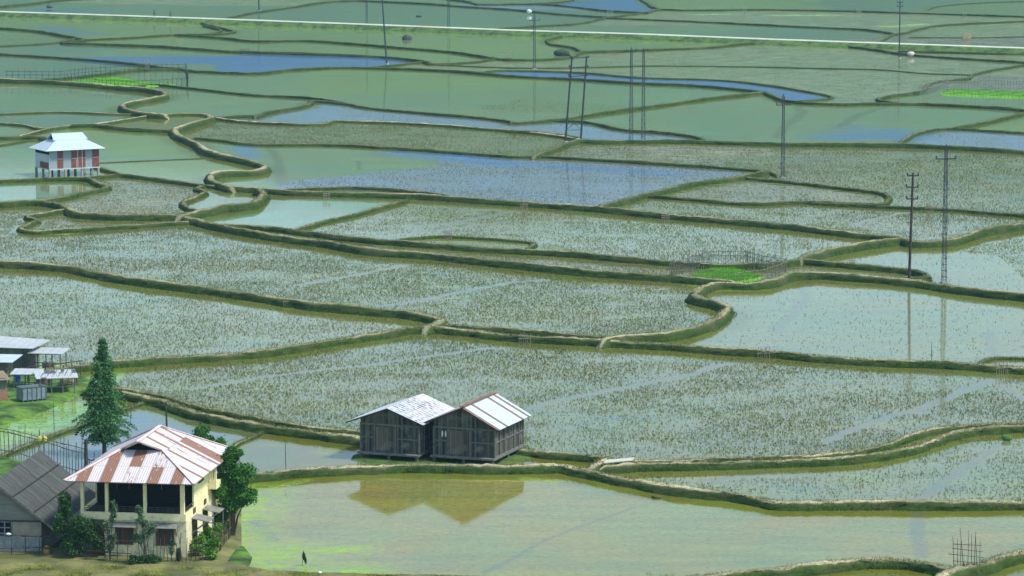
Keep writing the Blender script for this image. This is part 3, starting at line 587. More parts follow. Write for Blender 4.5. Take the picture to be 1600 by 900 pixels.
def scatter_poly(poly, n, z):
    P = [un(x, y, z) for x, y in poly]; X = np.array([p.x for p in P]); Y = np.array([p.y for p in P]); k = len(P)
    x = rng.uniform(X.min(), X.max(), n); y = rng.uniform(Y.min(), Y.max(), n); ins = np.zeros(n, bool)
    for i in range(k):
        ax, ay, bx, by = X[i], Y[i], X[(i + 1) % k], Y[(i + 1) % k]
        if ay != by: ins ^= ((ay > y) != (by > y)) & (x < (bx - ax) * (y - ay) / (by - ay) + ax)
    return x[ins], y[ins]
m_yg = m_var('yard_grass_blades', (.11, .15, .018), (.36, .38, .08), .5, .95, lo=.4, hi=.6)
x, y = scatter_poly([(-60, 896), (-20, 882), (60, 882), (200, 884), (330, 887), (520, 896), (700, 898), (880, 905), (880, 935), (-60, 935)], 60000, .3); blades('yard_grass', x, y, np.full(len(x), .27), .03, .11, .02, 2, m_yg, .6)
m_sd = m_var('seedling_blades', (.08, .28, .012), (.20, .48, .03), .6, .9)
xs_, ys_ = [], []
for s in SB:
    x, y = scatter_poly(s, 9000, .2); xs_.append(x); ys_.append(y)
xs_, ys_ = np.concatenate(xs_), np.concatenate(ys_); blades('seedlings', xs_, ys_, np.full(len(xs_), .18), .1, .25, .03, 2, m_sd, .4)
#PART2
# ------------------------------------------------------------------ buildings
def slabs(name, polys, t, mat, parent):
    b = MB()
    for p in polys: b.slab(p, t)
    return b.build(name, mat, parent)
M_cream = m_var('cream_plaster', (.82, .75, .40), (.88, .82, .50), .8, .9, c3=(.60, .55, .34))
M_creamL = m_var('stained_plaster', (.72, .66, .42), (.84, .78, .50), .9, .9, lo=.3, hi=.6, c3=(.44, .43, .30))
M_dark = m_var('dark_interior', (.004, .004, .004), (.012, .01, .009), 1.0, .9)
M_brown = m_wood('brown_timber', (.10, .05, .02), (.17, .085, .035), .14, 'X', (.15, .09, .05))
M_gray = m_wood('grey_boards', (.025, .027, .025), (.14, .135, .11), .17, 'X', (.26, .28, .27))
M_gray2 = m_wood('grey_boards_brown', (.05, .045, .035), (.20, .17, .13), .2, 'X', (.24, .25, .23))
M_beam = m_var('weathered_beam', (.09, .095, .085), (.20, .205, .18), 3, .9, stretch=(1, 1, 3))
M_bamboo = m_var('bamboo', (.17, .15, .08), (.32, .29, .17), 3, .8)
M_darkwood = m_var('dark_wood', (.03, .03, .028), (.08, .078, .07), 4, .9)
M_glass = Mat('window_glass', .1, .5); M_glass.base((.05, .07, .08)); M_glass = M_glass.m
M_stone = m_var('stone', (.20, .20, .18), (.38, .37, .33), 3, .95, bump=.5)
M_conc = m_var('concrete', (.22, .24, .24), (.36, .38, .37), 2, .9)
M_iron = m_var('pole_steel', (.03, .04, .045), (.06, .075, .08), 3, .6)

hp_ = un(291, 872, .3)
house = thing('two_storey_house', hp_, -8.3, 'cream two storey house with rust streaked hipped tin roof and open upper veranda', 'house')
Wd, Dp = -6.95, 8.5
b = MB(); b.box(-5.45, 0, .12, Dp, -.3, 2.38); b.build('lower_wall', M_creamL, house)
b = MB(); b.box(Wd, 0, .0, 2.35, 2.38, 2.86); b.box(Wd, 0, 2.35, Dp, 2.38, 2.86); b.build('veranda_floor_band', M_cream, house)
b = MB(); b.box(Wd + .15, -.02, 3.1, Dp, 2.86, 5.0); b.box(-.16, 0, 2.5, 3.1, 2.86, 5.0); b.build('upper_wall', M_cream, house)
b = MB(); b.box(Wd + .3, -.2, 2.95, 3.08, 2.87, 4.95); b.box(Wd + .3, -.25, .15, 2.95, 2.862, 2.885); b.box(Wd + .2, -.1, .2, 9, 4.92, 4.97); b.build('veranda_shade_lining', M_dark, house)  # near-black sheets over back wall, floor and ceiling paint in the veranda's shade
for x0 in (Wd, Wd + 1.62, Wd + 4.15, -.36):
    b = MB(); b.box(x0, x0 + (.26 if x0 > -1 else .2), 0, .24, 2.86, 5.0); b.build('column', M_cream, house)
b = MB(); b.box(Wd + 1.6, Wd + 1.84, -.02, .2, -.3, 2.38); b.build('column', M_creamL, house)
b = MB(); b.box(-.1, 0, 2.28, 2.5, 2.86, 5.0); b.build('column', M_cream, house)
for xa, xb in ((Wd + .2, Wd + 1.62), (Wd + 1.82, Wd + 4.15), (Wd + 4.35, -.36)):
    b = MB()
    for z in (2.98, 3.1, 3.24): b.bar((xa, .1, z), (xb, .1, z), .035)
    x = xa + .35
    while x < xb: b.bar((x, .1, 2.86), (x, .1, 3.24), .025); x += .35
    b.build('railing', M_darkwood, house)
b = MB(); b.bar((-.06, .25, 3.2), (-.06, 2.28, 3.2), .05); b.bar((-.06, .25, 3.02), (-.06, 2.28, 3.02), .04); b.build('railing', M_darkwood, house)
b = MB()
for x in (Wd + 2.4, Wd + 3.2, -1.6): b.bar((x, .12, 4.4), (x, .12, 4.95), .05)
b.bar((Wd, .13, 4.85), (0, .13, 4.85), .1, .14); b.build('veranda_lintel', M_brown, house)
def window(parent, x0, x1, z0, z1, y, side=False, shutters=2):
    def B(bb, a0, a1, d0, d1, zz0, zz1):
        if side: bb.box(-d1, -d0, a0, a1, zz0, zz1)
        else: bb.box(a0, a1, d0, d1, zz0, zz1)
    f = MB(); t = .07
    for a in ((x0, x1, z0, z0 + t), (x0, x1, z1 - t, z1), (x0, x0 + t, z0 + t, z1 - t), (x1 - t, x1, z0 + t, z1 - t), ((x0 + x1) / 2 - t / 2, (x0 + x1) / 2 + t / 2, z0 + t, z1 - t)): B(f, a[0], a[1], y - .05, y + .05, a[2], a[3])
    fo = f.build('window', M_brown, parent)
    for k in range(2):
        a0 = x0 + t + k * (x1 - x0) / 2 - (t / 2 if k else 0) ; a1 = a0 + (x1 - x0) / 2 - 1.5 * t
        s = MB(); w = (a1 - a0) * .3
        for q in (a0, a1 - w): B(s, q, q + w, y - .035, y + .01, z0 + t, z1 - t)
        s.build('shutter', M_brown, fo)
        p = MB(); B(p, a0 + w, a1 - w, y - .015, y + .005, z0 + t, z1 - t); p.build('pane', M_glass, fo)
    return fo
M_awn = m_var('awning_sheet', (.14, .15, .14), (.24, .25, .23), 3, .8)
for xc in (-4.1, -1.42):
    window(house, xc - .6, xc + .6, .75, 1.88, .1)
    b = MB(); b.slab([(xc - .85, .1, 2.25), (xc + .85, .1, 2.25), (xc + .85, -.55, 2.02), (xc - .85, -.55, 2.02)], .05)
    b.slab([(xc + .85, .1, 2.2), (xc + .85, -.5, 2.0), (xc + .78, .1, 1.4)], .03); b.build('awning', M_awn, house)
for yc in (2.3, 5.3):
    fo = MB(); fo.box(0, .06, yc - .62, yc + .62, .75, 1.0 + 1.1); 
    fw = fo.build('window', M_brown, house)
    p = MB(); p.box(.06, .075, yc - .5, yc + .5, .9, 2.0); p.build('pane', M_glass, fw)
    a = MB(); a.slab([(0, yc - .75, 2.32), (1.15, yc - .75, 2.1), (1.15, yc + .75, 2.1), (0, yc + .75, 2.32)], .05)
    a.bar((0, yc - .7, 1.3), (1.05, yc - .7, 2.08), .06); a.bar((0, yc + .7, 1.3), (1.05, yc + .7, 2.08), .06); a.bar((1.05, yc + .7, 2.08), (1.05, yc + .7, 1.1), .05); a.bar((1.05, yc + .7, 1.1), (0, yc + .7, 1.1), .05)
    a.build('awning', M_awn, house)
    q = MB(); q.box(0, .05, yc - .3, yc + .3, 2.5, 2.85); q.build('vent', M_brown, house)
q = MB(); q.box(0, .06, 3.6, 4.9, 4.2, 4.75); q.build('vent', M_brown, house)
b = MB(); b.box(0, .55, 6.3, Dp, 3.3, 3.75); b.box(.4, .55, 6.3, 6.45, 3.75, 5.0); b.box(.4, .55, Dp - .15, Dp, 3.75, 5.0); b.box(.2, .35, 6.3, 6.4, 3.75, 5.0); b.build('side_balcony', M_cream, house)
d_ = MB(); d_.box(-6.3, -5.5, .4, .5, -.3, 1.9); do = d_.build('door', M_brown, house)
k_ = MB(); k_.sphere((-5.65, .36, .85), .05); k_.build('handle', M_iron, do)
Mr = m_roof('house_roof_tin', .38, (.60, .56, .58), (.17, .08, .05), seed=3.0, sheet=.78, row=1.923, alt=True)
Mr2 = m_roof('house_roof_tin_side', .27, (.62, .59, .61), (.18, .085, .06), seed=11.0, sheet=.42, row=3.125)
X0, X1, Y0, Y1, ZE = -7.8, .78, -.72, 11.6, 4.98
RX, ZR = -3.6, 7.15; RA, RB = (RX, 2.0, ZR), (RX, 8.0, ZR)
zg = 6.45; kx = (ZR - zg) / (ZR - ZE) * (X1 - RX); kl = (ZR - zg) / (ZR - ZE) * (RX - X0)
GL, GR = (RX - kl, 2.95, zg), (RX + kx, 2.95, zg)
slabs('roof_front', [[(X0, Y0, ZE), (X1, Y0, ZE), GR, GL]], .06, Mr, house)
slabs('roof_right_slope', [[(X1, Y0, ZE), (X1, Y1, ZE), RB, RA, GR]], .06, Mr2, house)
slabs('roof_left_slope', [[(X0, Y1, ZE), (X0, Y0, ZE), GL, RA, RB]], .06, Mr2, house)
slabs('roof_back', [[(X1, Y1, ZE), (X0, Y1, ZE), RB]], .06, Mr, house)
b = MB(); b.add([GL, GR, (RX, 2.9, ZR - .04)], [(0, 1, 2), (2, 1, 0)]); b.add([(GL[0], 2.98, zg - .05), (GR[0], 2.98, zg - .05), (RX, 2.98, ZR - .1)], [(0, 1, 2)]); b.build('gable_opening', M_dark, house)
M_ridge = m_var('ridge_cap', (.62, .48, .48), (.76, .66, .66), 2, .6)
b = MB()
for p, q in (((X0, Y0, ZE), GL), ((X1, Y0, ZE), GR), (GL, RA), (GR, RA), (RA, RB), (RB, (X1, Y1, ZE)), (RB, (X0, Y1, ZE))):
    p, q = Vector(p), Vector(q); b.bar(p + Vector((0, 0, .05)), q + Vector((0, 0, .05)), .22, .06)
b.build('ridge_cap', M_ridge, house)

# board roofed cottage at the left edge
cp = un(67, 862, .3)
cot = thing('timber_roofed_cottage', cp, -7.5, 'old cottage with grey weathered board roof and mottled plaster gable wall', 'cottage')
M_mud = m_var('mottled_wall', (.24, .22, .18), (.38, .33, .26), 1.6, .95, lo=.35, hi=.62, c3=(.30, .33, .32))
M_block = m_var('stone_base', (.20, .24, .25), (.34, .37, .36), 2.6, .95, c3=(.14, .16, .16))
b = MB(); b.box(-6.1, 0, 0, 9.5, .95, 2.0); b.build('wall', M_mud, cot)
b = MB(); b.box(-6.14, .04, -.04, 9.54, -.3, .95); b.build('base_wall', M_block, cot)
b = MB(); b.add([(-6.1, 0, 2.0), (0, 0, 2.0), (-3.05, 0, 4.3), (-6.1, 9.5, 2.0), (0, 9.5, 2.0), (-3.05, 9.5, 4.3)], [(0, 1, 2), (5, 4, 3), (0, 2, 5, 3), (1, 4, 5, 2)]); b.build('gable', m_var('grey_gable', (.17, .18, .17), (.27, .27, .25), 1.5, .95, stretch=(.4, 1, 3)), cot)
b = MB(); b.bar((-6.1, -.05, 2.0), (.02, -.05, 2.0), .09, .09); b.bar((0, -.05, -.3), (0, -.05, 2.0), .1); b.bar((-2.1, -.05, .95), (-2.1, -.05, 2.0), .07); b.build('wall_beam', M_darkwood, cot)
fo = MB()
for a in ((-3.0, -2.9), (-2.1, -2.0), (-2.55, -2.48)): fo.box(a[0], a[1], -.06, 0.05, .75, 1.95)
for z in (.75, 1.12, 1.5, 1.88): fo.box(-3.0, -2.0, -.05, .04, z, z + .07)
fw = fo.build('window', m_var('blue_grey_frame', (.16, .2, .24), (.25, .3, .34), 3), cot)
p = MB(); p.box(-2.95, -2.05, -.02, .0, .8, 1.9); p.build('pane', M_dark, fw)
def m_shingle():
    m = Mat('board_shingles', .9, .15); uv = m.N('UVMap').outputs[0]; sp = m.N('SeparateXYZ'); m.l.new(uv, sp.inputs[0]); u, v = sp.outputs[0], sp.outputs[1]
    fu = m.math('FLOOR', m.math('DIVIDE', u, .2)); fv = m.math('FLOOR', m.math('DIVIDE', v, 1.95)); cb = m.N('CombineXYZ'); m.l.new(fu, cb.inputs[0]); m.l.new(fv, cb.inputs[1])
    w = m.N('TexWhiteNoise', noise_dimensions='3D'); m.l.new(cb.outputs[0], w.inputs[0])
    big = m.ramp(m.noise(uv, .35, 3, .6), .38, .6)
    mp = m.N('Mapping'); mp.inputs['Scale'].default_value = (8, .8, 1); m.l.new(uv, mp.inputs[0]); st = m.noise(mp.outputs[0], 1.2, 5, .7)
    c = m.mix(m.math('ADD', m.math('MULTIPLY', w.outputs[0], .5), m.math('MULTIPLY', st, .5)), (.022, .026, .024), (.14, .148, .14)); c = m.mix(m.math('MULTIPLY', big, .55), c, (.06, .065, .065))
    gap = m.math('MAXIMUM', m.math('LESS_THAN', m.math('FRACT', m.math('DIVIDE', u, .8)), .07), m.math('LESS_THAN', m.math('FRACT', m.math('DIVIDE', u, .2)), .1))
    m.base(m.mix(m.math('MULTIPLY', gap, .7), c, (.02, .02, .02))); m.bump(st, .6, .03); return m.m
M_sh = m_shingle()
for sd, nm in ((1, 'roof_right_slope'), (-1, 'roof_left_slope')):
    bb = MB()
    for k in range(3):
        f0, f1 = k / 3, (k + 1) / 3 + .03
        def pt(f, y, lift): return (-3.05 + sd * (4.0) * (1 - f), y, 1.55 + (4.62 - 1.55) * f + lift)
        l0 = .05 * (2 - k) * 0 + .0
        bb.slab([pt(f0, -.55, .1), pt(f0, 10.9, .1), pt(min(f1, 1), 10.9, .04), pt(min(f1, 1), -.55, .04)], .05)
    bb.build(nm, M_sh, cot)
b = MB()
for k in (1, 2): b.tube((-3.05 + 4.0 * (1 - k / 3), -.6, 1.55 + 3.07 * k / 3 + .17), (-3.05 + 4.0 * (1 - k / 3), 10.9, 1.55 + 3.07 * k / 3 + .17), .04)
b.build('roof_batten', M_darkwood, cot)
b = MB(); b.bar((-3.05, -.58, 4.62), (1.0, -.58, 1.55), .05, .16); b.bar((-3.05, -.58, 4.62), (-7.1, -.58, 1.55), .05, .16); b.build('barge_board', M_beam, cot)

# two board granaries on the mound
def granary(name, px, py, L, Wc, Dc, wallh, ridge, eL, eR, zL, zR, label, roofmat, stripe):
    t = thing(name, un(px, py, .62), -20.5, label, 'granary', 'pair of board granaries on the bank')
    zl = ridge + (zL - ridge) * (Wc / 2) / (Wc / 2 + eL) - .07; zr = ridge + (zR - ridge) * (Wc / 2) / (Wc / 2 + eR) - .07; b = MB()
    b.add([(0, 0, 0), (Wc, 0, 0), (Wc, 0, zr), (Wc / 2, 0, ridge - .08), (0, 0, zl), (0, Dc, 0), (Wc, Dc, 0), (Wc, Dc, zr), (Wc / 2, Dc, ridge - .08), (0, Dc, zl)], [(0, 1, 2, 3, 4), (9, 8, 7, 6, 5), (1, 6, 7, 2), (5, 0, 4, 9), (0, 5, 6, 1)])
    b.build('wall', M_gray, t)
    b = MB(); b.box(-.12, Wc + .12, -.5, Dc + .1, -.14, -.004); b.build('floor_sill', M_beam, t)
    for x in (.1, Wc * .5, Wc - .1):
        for y in (-.2, Dc / 2, Dc - .2):
            s = MB(); s.tube((x, y, -.85), (x, y, -.14), .11, .13, 7); s.build('stilt', M_beam, t)
    b = MB()
    for x in (0, Wc * .24, Wc * .60, Wc): b.box(x - .06, x + .06, -.06, -.002, 0, wallh)
    b.box(0, Wc, -.075, -.001, wallh - .12, wallh); 
    for x0, x1 in ((0.06, Wc * .24 - .06), (Wc * .60 + .06, Wc - .06)): b.box(x0, x1, -.05, -.003, wallh * .48, wallh * .48 + .09)
    b.build('front_frame', M_beam, t)
    d = MB(); d.box(Wc * .26, Wc * .55, -.05, .0, .12, wallh - .25); do = d.build('door', M_gray2, t)
    k = MB(); k.box(Wc * .5, Wc * .52, -.09, -.05, 1.0, 1.15); k.build('handle', M_iron, do)
    b = MB()
    for k in range(7):
        y = Dc * k / 6; b.box(Wc + .002, Wc + .07, y - .05, y + .05, 0, wallh)
    for z in (.0, wallh * .5, wallh - .1): b.box(Wc + .001, Wc + .055, 0, Dc, z, z + .08)
    b.build('side_frame', M_beam, t)
    rl = [(Wc / 2, -.55, ridge), (Wc / 2, Dc + .6, ridge)]
    slabs('roof_left_slope', [[(-eL, -.55, zL), rl[0], rl[1], (-eL, Dc + .6, zL)][::-1]], .05, roofmat[0], t)
    slabs('roof_right_slope', [[(Wc + eR, -.55, zR), (Wc + eR, Dc + .6, zR), rl[1], rl[0]]], .05, roofmat[1], t)
    b = MB(); b.bar((Wc / 2, -.54, ridge - .07), (Wc + eR, -.54, zR - .07), .04, .1); b.bar((Wc / 2, -.54, ridge - .07), (-eL, -.54, zL - .07), .04, .1); b.build('barge_board', M_darkwood, t)
    return t
Rw = m_roof('granary_roof_white', .0, (.60, .64, .70), (.2, .1, .07), seed=1, sheet=.8, row=2.2)
Rs = m_roof('granary_roof_speckled', .0, (.60, .63, .68), (.2, .1, .07), seed=2, sheet=.7, row=2.2, speck=True)
Rb = m_roof('granary_roof_striped', .2, (.52, .62, .68), (.13, .075, .055), seed=6, sheet=.42, row=9)
Rr = m_roof('granary_roof_rust', .6, (.6, .6, .6), (.20, .10, .07), seed=5, sheet=.6, row=9)
gr1 = granary('granary', 564, 704, 6, 4.7, 6.0, 2.15, 3.45, .95, .55, 2.25, 2.35, 'left grey board granary, its white tin roof speckled with dark rust spots', (Rw, Rs), 0)
gr2 = granary('granary', 678, 709.5, 6, 4.85, 6.0, 2.15, 3.75, .9, .5, 2.35, 2.2, 'right grey board granary under a pale tin roof with brown rust stripes', (Rr, Rb), 0)
b = MB(); b.bar((2.42, -.56, 3.8), (2.42, 6.6, 3.8), .35, .05); b.build('ridge_cap', m_var('rust_ridge', (.16, .09, .06), (.24, .14, .1), 3), gr2)
b = MB()
for x in (.72, .98): b.sphere((x, -.1, 1.6), (.07, .03, .26), 8)
b.build('white_rag', m_var('rag_white', (.6, .62, .62), (.75, .76, .76), 5), gr2)
wp = thing('firewood_stack', un(663, 711, .2), -20, 'dark stacked firewood in the gap between the two board granaries', 'firewood')
for k in range(40):
    y = random.uniform(-.1, .1); x = .04 + .13 * (k % 5); z = .3 + .13 * (k // 5); b = MB(); b.tube((x, y, z), (x, y + .5, z), .06, n=7); b.build('log', M_gray2 if k % 3 else M_darkwood, wp)
( 'dark stacked firewood in the gap between the two board granaries', 'firewood')

# stilt house far on the left
fh = thing('stilt_house', un(77.6, 264.5, 1.15), 30, 'grey metal walled stilt house with rust red panels and pale blue white roof', 'stilt house')
M_blue = m_var('pale_blue_metal', (.24, .32, .37), (.34, .41, .45), 2, .7, stretch=(6, 6, 1))
M_whitep = m_var('white_metal', (.45, .51, .58), (.55, .6, .65), 1, .6)
M_red = m_var('rust_red_panel', (.17, .055, .042), (.26, .09, .07), 2, .8)
b = MB(); b.box(0, 7.2, 0, 4.9, 0, 2.5); b.build('wall', M_blue, fh)
b = MB(); b.box(-.04, -.001, 0, 4.9, 0, 1.9); b.build('side_wall', M_whitep, fh)
b = MB(); b.box(-.07, -.041, .2, 3.2, .0, .85); b.build('side_panel', M_red, fh)
b = MB(); b.box(-.06, -.002, .1, 4.8, 1.95, 2.4); b.build('side_vent', M_dark, fh)
for x0, x1 in ((1.15, 1.95), (3.15, 5.15), (6.2, 7.15)):
    b = MB(); b.box(x0, x1, -.05, -.001, .05, 2.45); po = b.build('red_panel', M_red, fh)
    b = MB(); b.box(x0, x1, -.075, -.051, 1.28, 1.34)
    if x1 - x0 > 1.5: b.box(x0 + .85, x0 + .93, -.09, -.052, .05, 2.45); b.box(x0 + 1.5, x0 + 1.58, -.09, -.052, .05, 2.45); b.box(x0 + .65, x0 + .7, -.085, -.052, .05, 1.28)
    b.build('panel_strip', M_whitep, po)
b = MB(); b.box(-.05, 7.25, -.1, 5.0, -.14, -.003); b.build('floor_beam', M_whitep, fh)
for x in (.05, 2.3, 4.7, 7.05):
    for y in (.05, 2.4, 4.8):
        s = MB(); s.box(x - .14, x + .14, y - .14, y + .14, -1.5, -.14); s.build('stilt', M_conc, fh)
M_rblue = m_var('pale_roof', (.38, .48, .55), (.46, .56, .62), 1.2, .5, stretch=(8, 1, 1))
E0, E1, E2, E3 = (-.75, -.7, 2.5), (7.9, -.7, 2.5), (7.9, 5.6, 2.5), (-.75, 5.6, 2.5); ga, gb_, gc, gd = (1.5, 1.3, 3.75), (5.7, 1.3, 3.75), (5.7, 3.6, 3.75), (1.5, 3.6, 3.75); r1, r2 = (1.35, 2.45, 4.55), (5.85, 2.45, 4.55)
slabs('roof', [[E0, E1, gb_, ga], [E1, E2, gc, gb_], [E2, E3, gd, gc], [E3, E0, ga, gd]], .06, M_rblue, fh)
slabs('upper_roof', [[(1.1, 1.25, 3.74), (6.1, 1.25, 3.74), r2, r1], [(6.1, 3.65, 3.74), (1.1, 3.65, 3.74), r1, r2]], .05, M_rblue, fh)
b = MB(); b.add([(1.52, 1.32, 3.72), (1.52, 3.58, 3.72), (1.52, 2.45, 4.48)], [(0, 1, 2), (2, 1, 0)]); b.build('gable_vent', M_dark, fh)

# farm sheds at the left edge
M_tin = m_roof('shed_tin', .0, (.44, .48, .50), (.22, .14, .10), seed=9, sheet=.7, row=3)
M_shw = m_wood('shed_boards', (.10, .11, .09), (.24, .24, .18), .22)
s1 = un(46, 574, .35)
sh = thing('plank_shed', s1, -12, 'plank walled shed under a bright flat tin roof at the far end of the farm', 'shed')
b = MB(); b.box(-4.2, 0, 0, 2.6, -.35, 1.75); b.build('wall', M_shw, sh)
slabs('roof', [[(-4.8, -.5, 1.75), (.5, -.5, 1.75), (.9, 3.0, 2.0), (-4.8, 3.0, 2.25)]], .05, M_tin, sh)
for xx in (-.9, -2.6): b = MB(); b.box(xx, xx + .2, -.05, 0, -.3, 1.7); b.build('wall_post', M_beam, sh)
def post_shed(name, px, py, z, rz, W, D, hf, hb, label, cat, mat, npost=4, brace=True):
    t = thing(name, un(px, py, z), rz, label, cat)
    slabs('roof', [[(-.3, -.3, hf), (W + .3, -.3, hf), (W + .3, D + .3, hb), (-.3, D + .3, hb)]], .05, mat, t)
    for i in range(npost):
        for y, h in ((0, hf), (D, hb)):
            x = W * i / (npost - 1); p = MB(); p.tube((x, y, -.5), (x + random.uniform(-.05, .05), y, h - .05), .055, .05, 6); p.build('post', M_beam, t)
    if brace:
        for p0, p1 in (((0, 0, hf - .1), (W, 0, hf - .1)), ((0, D, hb - .1), (W, D, hb - .1)), ((0, 0, .5), (W, 0, .45))): MB().bar(p0, p1, .07).build('beam', M_beam, t)
    return t
post_shed('open_lean_to', 50, 575, .35, -11, 2.6, 1.6, 1.35, 1.55, 'open lean-to on thin posts joined to the right end of the plank shed', 'lean-to', M_tin, 3)
lp = post_shed('low_open_shelter', 62, 614, .35, 12, 2.9, 2.3, 1.25, 1.5, 'low open shelter of patched white tin sheets beside the green pond', 'shelter', m_roof('patched_tin', .18, (.46, .5, .52), (.05, .055, .055), seed=4, sheet=.45, row=1.2), 4)
b = MB()
for k in range(6): b.bar((.2 + k * .5, .2, 1.45 + .03 * k), (.8 + k * .45, 2.2, 1.62), .05, .04)
b.box(1.9, 2.15, 1.3, 1.55, 1.5, 1.75); b.build('loose_slat', M_beam, lp)
post_shed('low_pole_shelter', 22, 606, .35, -4, 1.9, 1.6, 1.2, 1.35, 'small tin covered pole frame behind the grey trough', 'shelter', M_tin, 3)
ws = thing('tin_store', un(12, 583, .35), -6, 'small store with pale blue tin roof cut by the left edge', 'store')
b = MB(); b.box(-3, 0, 0, 2, -.3, 1.0); b.build('wall', M_shw, ws); slabs('roof', [[(-3.3, -.4, 1.0), (.5, -.4, 1.0), (.8, 2.2, 1.3), (-3.3, 2.2, 1.3)]], .05, m_var('pale_blue_tin', (.36, .46, .55), (.46, .54, .62), 1), ws)
bh = thing('brick_hut', un(12, 626, .35), 20, 'small brick and board hut with brown roof at the left edge by the trough', 'hut')
b = MB(); b.box(-3, 0, 0, 2.2, -.3, .95); b.build('brick_wall', m_var('brick', (.28, .13, .08), (.36, .2, .13), 3, .95, c3=(.3, .27, .2)), bh)
b = MB(); b.box(-3, -.02, .02, 2.2, .95, 1.9); b.build('board_wall', m_wood('green_grey_boards', (.13, .15, .1), (.28, .29, .2), .25), bh)
slabs('roof', [[(-3.3, -.3, 1.75), (.2, -.3, 1.8), (.2, 2.5, 2.1), (-3.3, 2.5, 2.1)]], .06, m_var('brown_roof', (.2, .14, .1), (.3, .22, .17), 2), bh)
M_slate = m_var('blue_grey_sheet', (.10, .15, .19), (.20, .27, .32), 2.5, .6, c3=(.34, .42, .46))
tr = thing('grey_pen', un(36, 629, .3), 33, 'open topped blue grey sheet metal pen standing on the grass slope', 'pen')
for nm, a in (('pen_front', (0, 2.1, 0, .05)), ('pen_back', (0, 2.1, 1.2, 1.25)), ('pen_side', (0, .05, .05, 1.2)), ('pen_side', (2.05, 2.1, .05, 1.2))):
    b = MB(); b.box(a[0], a[1], a[2], a[3], .15, 1.2); b.build(nm, M_slate, tr)
b = MB(); b.box(.05, 2.05, .05, 1.2, .15, .2); b.build('pen_floor', M_darkwood, tr)
b = MB()
for k in range(6): b.bar((k * .42, -.03, .0), (k * .42, -.03, 1.22), .06)
b.bar((0, -.03, 1.22), (2.1, -.03, 1.22), .06); b.build('pen_frame', M_beam, tr)
for x in (.1, 2.0):
    for y in (.1, 1.1): b = MB(); b.tube((x, y, -.4), (x, y, .15), .05); b.build('leg', M_beam, tr)
bl = MB(); bl.tube((0, 0, 0), (0, 0, .62), .24, .24, 14); bl.tube((0, 0, .2), (0, 0, .23), .25, .25, 14); bl.tube((0, 0, .42), (0, 0, .45), .25, .25, 14); o = bl.build('water_barrel', m_var('blue_plastic', (.01, .04, .42), (.02, .08, .55), 2, .4)); o.location = un(28, 596, .35); tag(o, 'bright blue plastic barrel between the tin store and the pole frame', 'barrel')
b = MB()
for k in range(12): b.bar((random.uniform(0, .3), random.uniform(0, .6), .05 + .05 * k), (1.3 + random.uniform(-.2, .3), random.uniform(0, .7), .05 + .05 * k + .05), .16, .05)
o = b.build('timber_pile', m_var('fresh_timber', (.45, .34, .18), (.6, .5, .3), 3)); o.location = un(90, 604, .38); o.rotation_euler[2] = R(18); tag(o, 'pile of yellowish sawn timber under the low open shelter', 'timber pile')

# ------------------------------------------------------------------ power poles
INS = m_var('insulator', (.03, .03, .035), (.06, .05, .05), 3, .4)
def insul(b, x, z): b.tube((x, 0, z), (x, 0, z + .3), .09, .05, 6)
def arm(t, x0, x1, z, ins=None):
    b = MB(); b.bar((x0, 0, z), (x1, 0, z), .1, .12); a = b.build('crossarm', M_iron, t)
    for x in (ins if ins is not None else (x0 + .05, x1 - .05)): q = MB(); insul(q, x, z + .05); q.build('insulator', INS, a)
    return a
def height(px, py, ty, z=0):
    p = un(px, py, z); lo, hi = 0, 40
    for _ in range(30):
        m = (lo + hi) / 2; d = p.y * CT - (m + z - H) * ST; up = p.y * ST + (m + z - H) * CT
        if 450 - F * up / d > ty: lo = m
        else: hi = m
    return lo
def lattice(px, py, ty, label, arms, z=0, w=.5, wt=.22, group='steel lattice power poles'):
    h = height(px, py, ty, z); t = thing('lattice_power_pole', un(px, py, z), 12, label, 'power pole', group)
    b = MB(); n = int(h / .62)
    def cw(zz): return w / 2 + (wt / 2 - w / 2) * zz / h
    for sx in (-1, 1):
        for sy in (-1, 1): b.bar((sx * w / 2, sy * w / 2, -.5), (sx * wt / 2, sy * wt / 2, h), .05)
    for k in range(n):
        z0, z1 = h * k / n, h * (k + 1) / n; a0, a1 = cw(z0), cw(z1); s = 1 if k % 2 else -1
        for sy in (-1, 1): b.bar((-a0, sy * a0, z0), (a0, sy * a0, z0), .035); b.bar((-s * a0, sy * a0, z0), (s * a1, sy * a1, z1), .025)
        for sx in (-1, 1): b.bar((sx * a0, -a0, z0), (sx * a0, a0, z0), .03)
    b.build('lattice_mast', M_iron, t)
    c_ = MB(); c_.box(-w * .8, w * .8, -w * .8, w * .8, -.5, .12); c_.build('footing', M_conc, t)
    for x0, x1, dz in arms: arm(t, x0, x1, h - dz)
    q = MB(); insul(q, 0, h); q.build('insulator', INS, t); return t
lattice(1223, 278, 150, 'lattice pole with one crossarm rising behind the small tip of a muddy field', [(-1.0, 1.0, 1.2)], w=.42)
lattice(1475, 442, 230, 'tallest lattice pole, on the right, ending on the same water as the dark single pole', [(-1.1, 1.1, 1.2)], w=.42)
lattice(835, 108, 21, 'lattice pole with one crossarm in front of the pale road near the white bundle', [(-1.1, 1.1, 1.3)])
lattice(701, 49, -60, 'faint lattice mast rising from the pale road and leaving the top of the picture', [])
lattice(573, 41, -60, 'thin distant lattice mast beyond the pale road, left of the leaning pole', [], w=.4)
for k, (px, py, lb, ar) in enumerate(((986, 221, 'left mast of the twin lattice poles in the blue strip of water', [(-.75, .8, .3)]), (1005, 220, 'right mast of the twin lattice poles in the blue strip of water', [(-1.2, .7, .1)]))): lattice(px, py, 77 + k, lb, ar)
